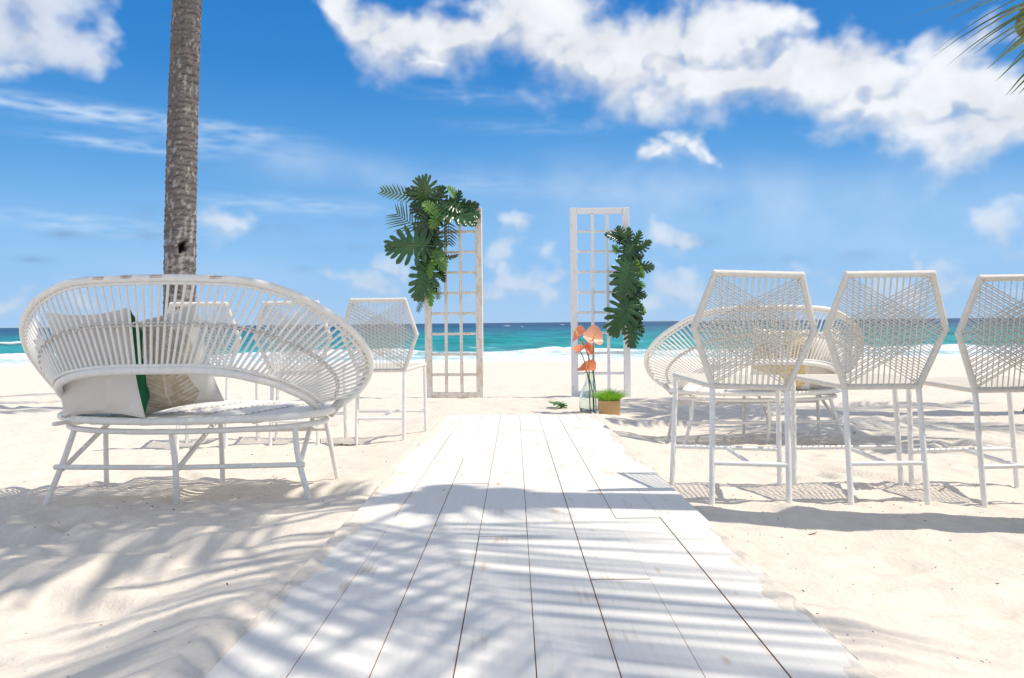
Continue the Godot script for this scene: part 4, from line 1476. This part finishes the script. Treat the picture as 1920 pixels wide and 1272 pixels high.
func altar() -> void:
	var tl := Vector3(-0.655, base_ground(-0.655, 9.0), -9.0)
	var tr := Vector3(0.996, base_ground(0.996, 9.0), -9.0)
	make_trellis("beige worn wooden trellis on the left with leaves on its top corner", tl, -0.16, [M.trellis_0, M.trellis_1], 2.135)
	make_trellis("whiter wooden trellis on the right, behind the vase", tr, 0.0, [M.trellis_2, M.trellis_3], 2.125)
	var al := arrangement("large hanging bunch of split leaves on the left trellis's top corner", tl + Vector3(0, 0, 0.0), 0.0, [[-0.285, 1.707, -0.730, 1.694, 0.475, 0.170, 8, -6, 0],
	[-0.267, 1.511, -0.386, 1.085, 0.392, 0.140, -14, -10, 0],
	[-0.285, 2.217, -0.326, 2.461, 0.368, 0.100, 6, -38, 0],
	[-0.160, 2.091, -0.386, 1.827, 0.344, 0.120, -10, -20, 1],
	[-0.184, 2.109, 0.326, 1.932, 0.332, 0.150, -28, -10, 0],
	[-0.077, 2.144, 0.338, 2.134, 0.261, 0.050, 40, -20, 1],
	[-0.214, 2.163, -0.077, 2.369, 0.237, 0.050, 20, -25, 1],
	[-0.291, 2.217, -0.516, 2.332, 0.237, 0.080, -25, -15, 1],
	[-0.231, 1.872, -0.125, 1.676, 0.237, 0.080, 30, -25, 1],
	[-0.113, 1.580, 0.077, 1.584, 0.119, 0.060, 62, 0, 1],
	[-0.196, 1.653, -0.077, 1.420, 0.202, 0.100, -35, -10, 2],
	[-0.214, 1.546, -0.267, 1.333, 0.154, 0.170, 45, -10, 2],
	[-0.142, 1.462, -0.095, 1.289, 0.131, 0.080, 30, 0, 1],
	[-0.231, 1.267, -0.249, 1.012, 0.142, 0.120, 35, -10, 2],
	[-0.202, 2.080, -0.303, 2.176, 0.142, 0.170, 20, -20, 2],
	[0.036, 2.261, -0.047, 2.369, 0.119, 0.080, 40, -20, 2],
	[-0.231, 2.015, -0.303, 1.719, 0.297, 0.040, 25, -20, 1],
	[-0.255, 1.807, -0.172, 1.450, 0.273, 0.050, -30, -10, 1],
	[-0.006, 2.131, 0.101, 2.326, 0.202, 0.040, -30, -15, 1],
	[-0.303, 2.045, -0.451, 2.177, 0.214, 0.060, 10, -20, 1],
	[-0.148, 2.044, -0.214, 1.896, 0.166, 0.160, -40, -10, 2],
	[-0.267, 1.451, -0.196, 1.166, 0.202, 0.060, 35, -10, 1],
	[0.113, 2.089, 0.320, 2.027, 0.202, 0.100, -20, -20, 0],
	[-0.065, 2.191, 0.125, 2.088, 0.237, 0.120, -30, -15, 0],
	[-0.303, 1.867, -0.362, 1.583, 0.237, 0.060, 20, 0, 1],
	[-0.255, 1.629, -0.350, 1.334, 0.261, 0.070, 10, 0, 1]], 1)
	var px := func(x: float, y: float) -> Vector3: return Vector3((x - 851.0) / 168.5, (743.0 - y) / 168.5, 0.10)
	sprig(501, 0.40, 10, 0.14, 9, 0.022, M.frond, al, px.call(786, 366), Vector3(-0.93, 0.22, 0.1), Vector3(0.1, 0.3, 1), 0.1)
	sprig(502, 0.30, 8, 0.26, 9, 0.016, M.frond, al, px.call(788, 424), Vector3(-0.75, 0.55, 0.05), Vector3(0, 0.2, 1), 0.02)
	sprig(503, 0.32, 30, 0.14, 8, 0.016, M.leaf_dark, al, px.call(842, 400), Vector3(0.1, -1, 0.05), Vector3(0.3, 0, 1), 0.2)
	sprig(504, 0.26, 20, 0.07, 12, 0.010, M.leaf, al, px.call(816, 512), Vector3(0.2, -1, 0.05), Vector3(0.2, 0.1, 1), 0.1)
	sprig(505, 0.22, 20, 0.06, 10, 0.010, M.leaf, al, px.call(800, 545), Vector3(-0.5, -1, 0.05), Vector3(-0.2, 0.1, 1), 0.1)
	arrangement("tall hanging bunch of dark split leaves on the right trellis", tr + Vector3(0, 0, 0.0), 0.0, [[0.226, 1.750, 0.042, 1.829, 0.166, 0.120, 30, -15, 1],
	[0.237, 1.750, 0.184, 1.905, 0.166, 0.100, -20, -15, 0],
	[0.297, 1.690, 0.320, 1.898, 0.154, 0.100, 20, -20, 0],
	[0.356, 1.690, 0.451, 1.843, 0.166, 0.100, 30, -20, 0],
	[0.380, 1.630, 0.570, 1.741, 0.178, 0.080, 35, -20, 0],
	[0.380, 1.452, 0.588, 1.426, 0.190, 0.120, 25, -10, 0],
	[0.356, 1.696, 0.214, 1.477, 0.273, 0.140, -15, -15, 1],
	[0.303, 1.488, 0.190, 1.074, 0.380, 0.180, -8, -8, 0],
	[0.291, 1.073, 0.119, 0.695, 0.439, 0.170, -6, -8, 0],
	[0.344, 0.823, 0.320, 0.539, 0.237, 0.150, 5, -5, 0],
	[0.380, 0.882, 0.463, 0.691, 0.131, 0.090, 40, -5, 1],
	[0.368, 1.203, 0.493, 1.101, 0.154, 0.090, 30, -5, 0],
	[0.356, 1.500, 0.463, 1.309, 0.154, 0.130, 45, -10, 2],
	[0.190, 1.620, 0.136, 1.686, 0.095, 0.100, 20, -10, 2],
	[0.332, 1.607, 0.392, 1.369, 0.261, 0.050, 30, -15, 1],
	[0.320, 1.310, 0.380, 1.013, 0.273, 0.060, 30, -10, 1],
	[0.332, 1.073, 0.392, 0.799, 0.261, 0.080, 30, -5, 1],
	[0.273, 1.738, 0.356, 1.488, 0.237, 0.050, -30, -10, 1],
	[0.297, 1.429, 0.261, 1.162, 0.285, 0.050, 10, 0, 1],
	[0.320, 1.548, 0.487, 1.558, 0.166, 0.060, 50, -10, 0],
	[0.356, 1.310, 0.475, 1.220, 0.142, 0.120, 55, -10, 2],
	[0.380, 1.072, 0.469, 0.923, 0.142, 0.100, 50, -5, 2],
	[0.356, 0.776, 0.439, 0.846, 0.131, 0.080, 40, -5, 0]], 2)

	# vase with flowers
	var vb := Vector3(0.685, ground(0.685, 7.17) - 0.004, -7.17)
	var vase := thing("glass_vase", "clear glass bottle vase holding coral flowers beside the grass pot", "vase", vb)
	var m := MB.new()
	var outer := [Vector2(0.001, 0.002), Vector2(0.070, 0.002), Vector2(0.084, 0.012), Vector2(0.088, 0.04), Vector2(0.088, 0.13), Vector2(0.082, 0.165), Vector2(0.062, 0.21), Vector2(0.042, 0.245), Vector2(0.034, 0.28), Vector2(0.033, 0.32), Vector2(0.038, 0.352), Vector2(0.041, 0.360)]
	var shell := outer.duplicate()
	for k in range(outer.size() - 1, 1, -1):
		shell.append(Vector2(outer[k].x - 0.0045, outer[k].y if k > 3 else outer[k].y + 0.008))
	shell.append(Vector2(0.001, 0.014))
	m.lathe(shell, 40)
	part("bottle", m.mesh(), M.glass, vase)
	m = MB.new()
	var ring := []
	for k in 24:
		ring.append(Vector3(cos(TAU * k / 24) * 0.041, 0.360, sin(TAU * k / 24) * 0.041))
	m.tube(ring, 0.003, 6, true)
	part("lip", m.mesh(), M.glass, vase)
	var fl := [
		[Vector3(0.59, 0.515, -7.10), Vector3(-0.7, 0.75, 0.10), 0.10, 1, "coral anthurium at the upper left of the vase"],
		[Vector3(0.715, 0.490, -7.05), Vector3(0.30, 0.60, 0.70), 0.110, 2, "large pale coral anthurium, highest and facing the boards"],
		[Vector3(0.600, 0.395, -7.08), Vector3(-0.35, 0.93, 0.16), 0.115, 3, "coral anthurium pointing left, second lowest"],
		[Vector3(0.672, 0.385, -7.06), Vector3(0.75, 0.35, 0.45), 0.085, 5, "coral anthurium drooping in the middle of the bunch"],
		[Vector3(0.645, 0.225, -7.05), Vector3(-0.15, 0.95, 0.22), 0.105, 7, "lowest coral anthurium, just above the vase's mouth"]]
	for k in fl.size():
		var f: Array = fl[k]
		var a := TAU * k / 5.0
		var fo := flower(f[4], vb + Vector3(0.03 * cos(a) + 0.03, 0.014, 0.03 * sin(a)), f[0], f[1], f[2], f[3])
		fo.set_meta("group", "anthuriums in the vase")
	# pot of grass
	var pb := Vector3(0.838, ground(0.838, 6.95) - 0.006, -6.95)
	var pot := thing("potted_grass", "bright green grass in a bronze pot with a diamond pattern", "potted plant", pb)
	m = MB.new()
	var seg := 120
	var rows := 44
	for k in rows + 1:
		var y := 0.168 * k / rows
		for s in seg + 1:
			var a := TAU * (s % seg) / seg
			var r := 0.083 + 0.012 * sqrt(clampf(y / 0.10, 0, 1)) - 0.020 * pow(clampf(1.0 - y / 0.035, 0, 1), 2)
			var e := absf(fposmod(a / TAU * 20.0 + y * 42.0, 1.0) - 0.5) + absf(fposmod(a / TAU * 20.0 - y * 42.0, 1.0) - 0.5)
			if y > 0.012 and y < 0.156:
				r += 0.0065 * (e - 0.5)
			m.vert(Vector3(cos(a) * r, y, sin(a) * r), Vector3.ZERO, Vector2(float(s) / seg, y))
	for k in rows:
		for s in seg:
			var o := k * (seg + 1) + s
			m.tri(o, o + 1, o + seg + 1); m.tri(o + 1, o + seg + 2, o + seg + 1)
	m.smooth()
	part("pot", m.mesh(), M.bronze, pot)
	m = MB.new()
	m.lathe([Vector2(0.095, 0.168), Vector2(0.090, 0.169), Vector2(0.088, 0.150), Vector2(0.001, 0.152)], 32)
	part("soil", m.mesh(), M.soil, pot)
	m = MB.new()
	var r := RandomNumberGenerator.new()
	r.seed = 77
	for k in 1100:
		var a := r.randf() * TAU
		var q := sqrt(r.randf())
		var o := Vector3(cos(a) * q * 0.086, 0.150, sin(a) * q * 0.086)
		var out := Vector3(cos(a), 0, sin(a)) * q * r.randf_range(0.6, 1.6)
		var h := r.randf_range(0.085, 0.150) * (1.0 - 0.22 * q)
		var line := []
		var b := Vector3(r.randf_range(-0.25, 0.25), 0, r.randf_range(-0.25, 0.25))
		for s in 4:
			var f := s / 3.0
			line.append(o + Vector3(0, h * (f - 0.25 * q * f * f), 0) + (out + b) * h * f * f * 0.85)
		strip(m, line, [0.0030, 0.0030, 0.0022, 0.0004], Vector3(-sin(a + b.x * 4.0), 0, cos(a + b.x * 4.0)), 0.1)
	m.smooth()
	stuff(part("grass", m.mesh(), M.grass, pot))

func litter() -> void:
	# specks of bark, leaf and shell on the sand
	var mesh := MB.new()
	mesh.box(Vector3.ZERO, Vector3(1, 0.34, 0.42), 0.12)
	var mm := MultiMesh.new()
	mm.transform_format = MultiMesh.TRANSFORM_3D
	mm.use_colors = true
	mm.mesh = mesh.mesh()
	var put := []
	var cols := []
	var r := RandomNumberGenerator.new()
	r.seed = 21
	while put.size() < 3400:
		var d := 1.1 + 13.0 * pow(r.randf(), 1.5)
		var x := r.randf_range(-1, 1) * (0.9 + d * 0.72)
		if x > -0.59 and x < 0.66 and d < 6.5:
			continue
		var busy: float = sand_noise[0].get_noise_2d(x * 0.5 + 20.0, d * 0.5)
		if x > 0.6 and d < 3.0 and r.randf() < 0.7:
			continue
		if r.randf() > 0.40 + 0.8 * busy:
			continue
		var s := 0.0024 + 0.0055 * pow(r.randf(), 3.0)
		var b := Basis(Vector3.UP, r.randf() * TAU) * Basis(Vector3.BACK, r.randf_range(-0.35, 0.35))
		put.append(Transform3D(b.scaled_local(Vector3(s * r.randf_range(0.9, 2.2), s, s)), on_sand(x, d) + Vector3(0, s * 0.12, 0)))
		cols.append([Color(0.14, 0.09, 0.06), Color(0.24, 0.16, 0.10), Color(0.09, 0.065, 0.05), Color(0.38, 0.21, 0.09)][r.randi() % 4])
	mm.instance_count = put.size()
	for k in put.size():
		mm.set_instance_transform(k, put[k])
		mm.set_instance_color(k, cols[k])
	var o := MultiMeshInstance3D.new()
	o.name = "beach_debris"
	o.multimesh = mm
	o.material_override = M.speck
	add_child(o)
	stuff(o)
	tag(o, "dark specks of bark and leaf scattered over the sand", "debris")
	# twigs
	var spots := [[1.62, 5.9, 0.10, 0.5], [2.05, 5.1, 0.07, 2.1], [2.45, 5.75, 0.09, 1.2], [1.86, 3.46, 0.09, 0.7], [1.72, 3.40, 0.08, 2.6], [1.30, 4.15, 0.08, 0.3], [2.6, 6.2, 0.12, 2.9], [0.98, 2.62, 0.05, 0.4]]
	var where := ["behind the right loveseat", "under the right loveseat's front", "right of the right loveseat", "beside the cut-off chair's front leg", "between the middle and the cut-off chair", "between the near chairs and the right loveseat", "far right in the palm's shade", "on the sunny sand beside the boards"]
	for k in spots.size():
		var q: Array = spots[k]
		var m := MB.new()
		m.tube([Vector3(-q[2] / 2, 0, 0), Vector3(-q[2] * 0.1, q[2] * 0.14, 0.012), Vector3(q[2] / 2, q[2] * 0.05, -0.01)], [0.0024, 0.002, 0.001], 5)
		var t := part("twig", m.mesh(), M.frond_dry, self, Transform3D(Basis(Vector3.UP, q[3]), on_sand(q[0], q[1]) + Vector3(0, 0.002, 0)))
		tag(t, "dry brown twig lying on the sand " + where[k], "twig", "twigs on the sand")
	# a fallen leaf left of the vase, a dry clump by the left chairs
	var fl := thing("fallen_leaf", "crumpled green leaf lying on the sand left of the vase", "leaf", on_sand(0.47, 7.55) + Vector3(0, 0.02, 0), 0.6)
	part("blade", monstera(900, 0.17, 0.16, 0.35), M.leaf_light, fl, Transform3D(Basis(Vector3.RIGHT, -1.25), Vector3.ZERO))
	part("second_blade", monstera(901, 0.13, 0.12, 0.5), M.leaf, fl, Transform3D(Basis(Vector3.UP, 1.9) * Basis(Vector3.RIGHT, -1.1), Vector3(-0.02, 0.005, 0.03)))
	var cl := thing("dry_leaf_clump", "clump of dry brown leaves on the sand behind the left loveseat", "dry leaves", on_sand(-1.03, 5.0) + Vector3(0, 0.012, 0))
	for k in 9:
		var m := MB.new()
		var line := []
		for s in 4:
			line.append(Vector3(0.03 * s - 0.04, 0.012 * sin(s * 1.4 + k), 0.006 * cos(s * 2.0 + k)))
		strip(m, line, [0.006, 0.016, 0.014, 0.003], Vector3(0, 0.2, 1), 0.3)
		m.smooth()
		part("dry_leaf", m.mesh(), M.frond_dry, cl, Transform3D(Basis(Vector3.UP, k * 2.4), Vector3(0.07 * sin(k * 5.1), 0.003 * (k % 3), 0.035 * cos(k * 3.7))))
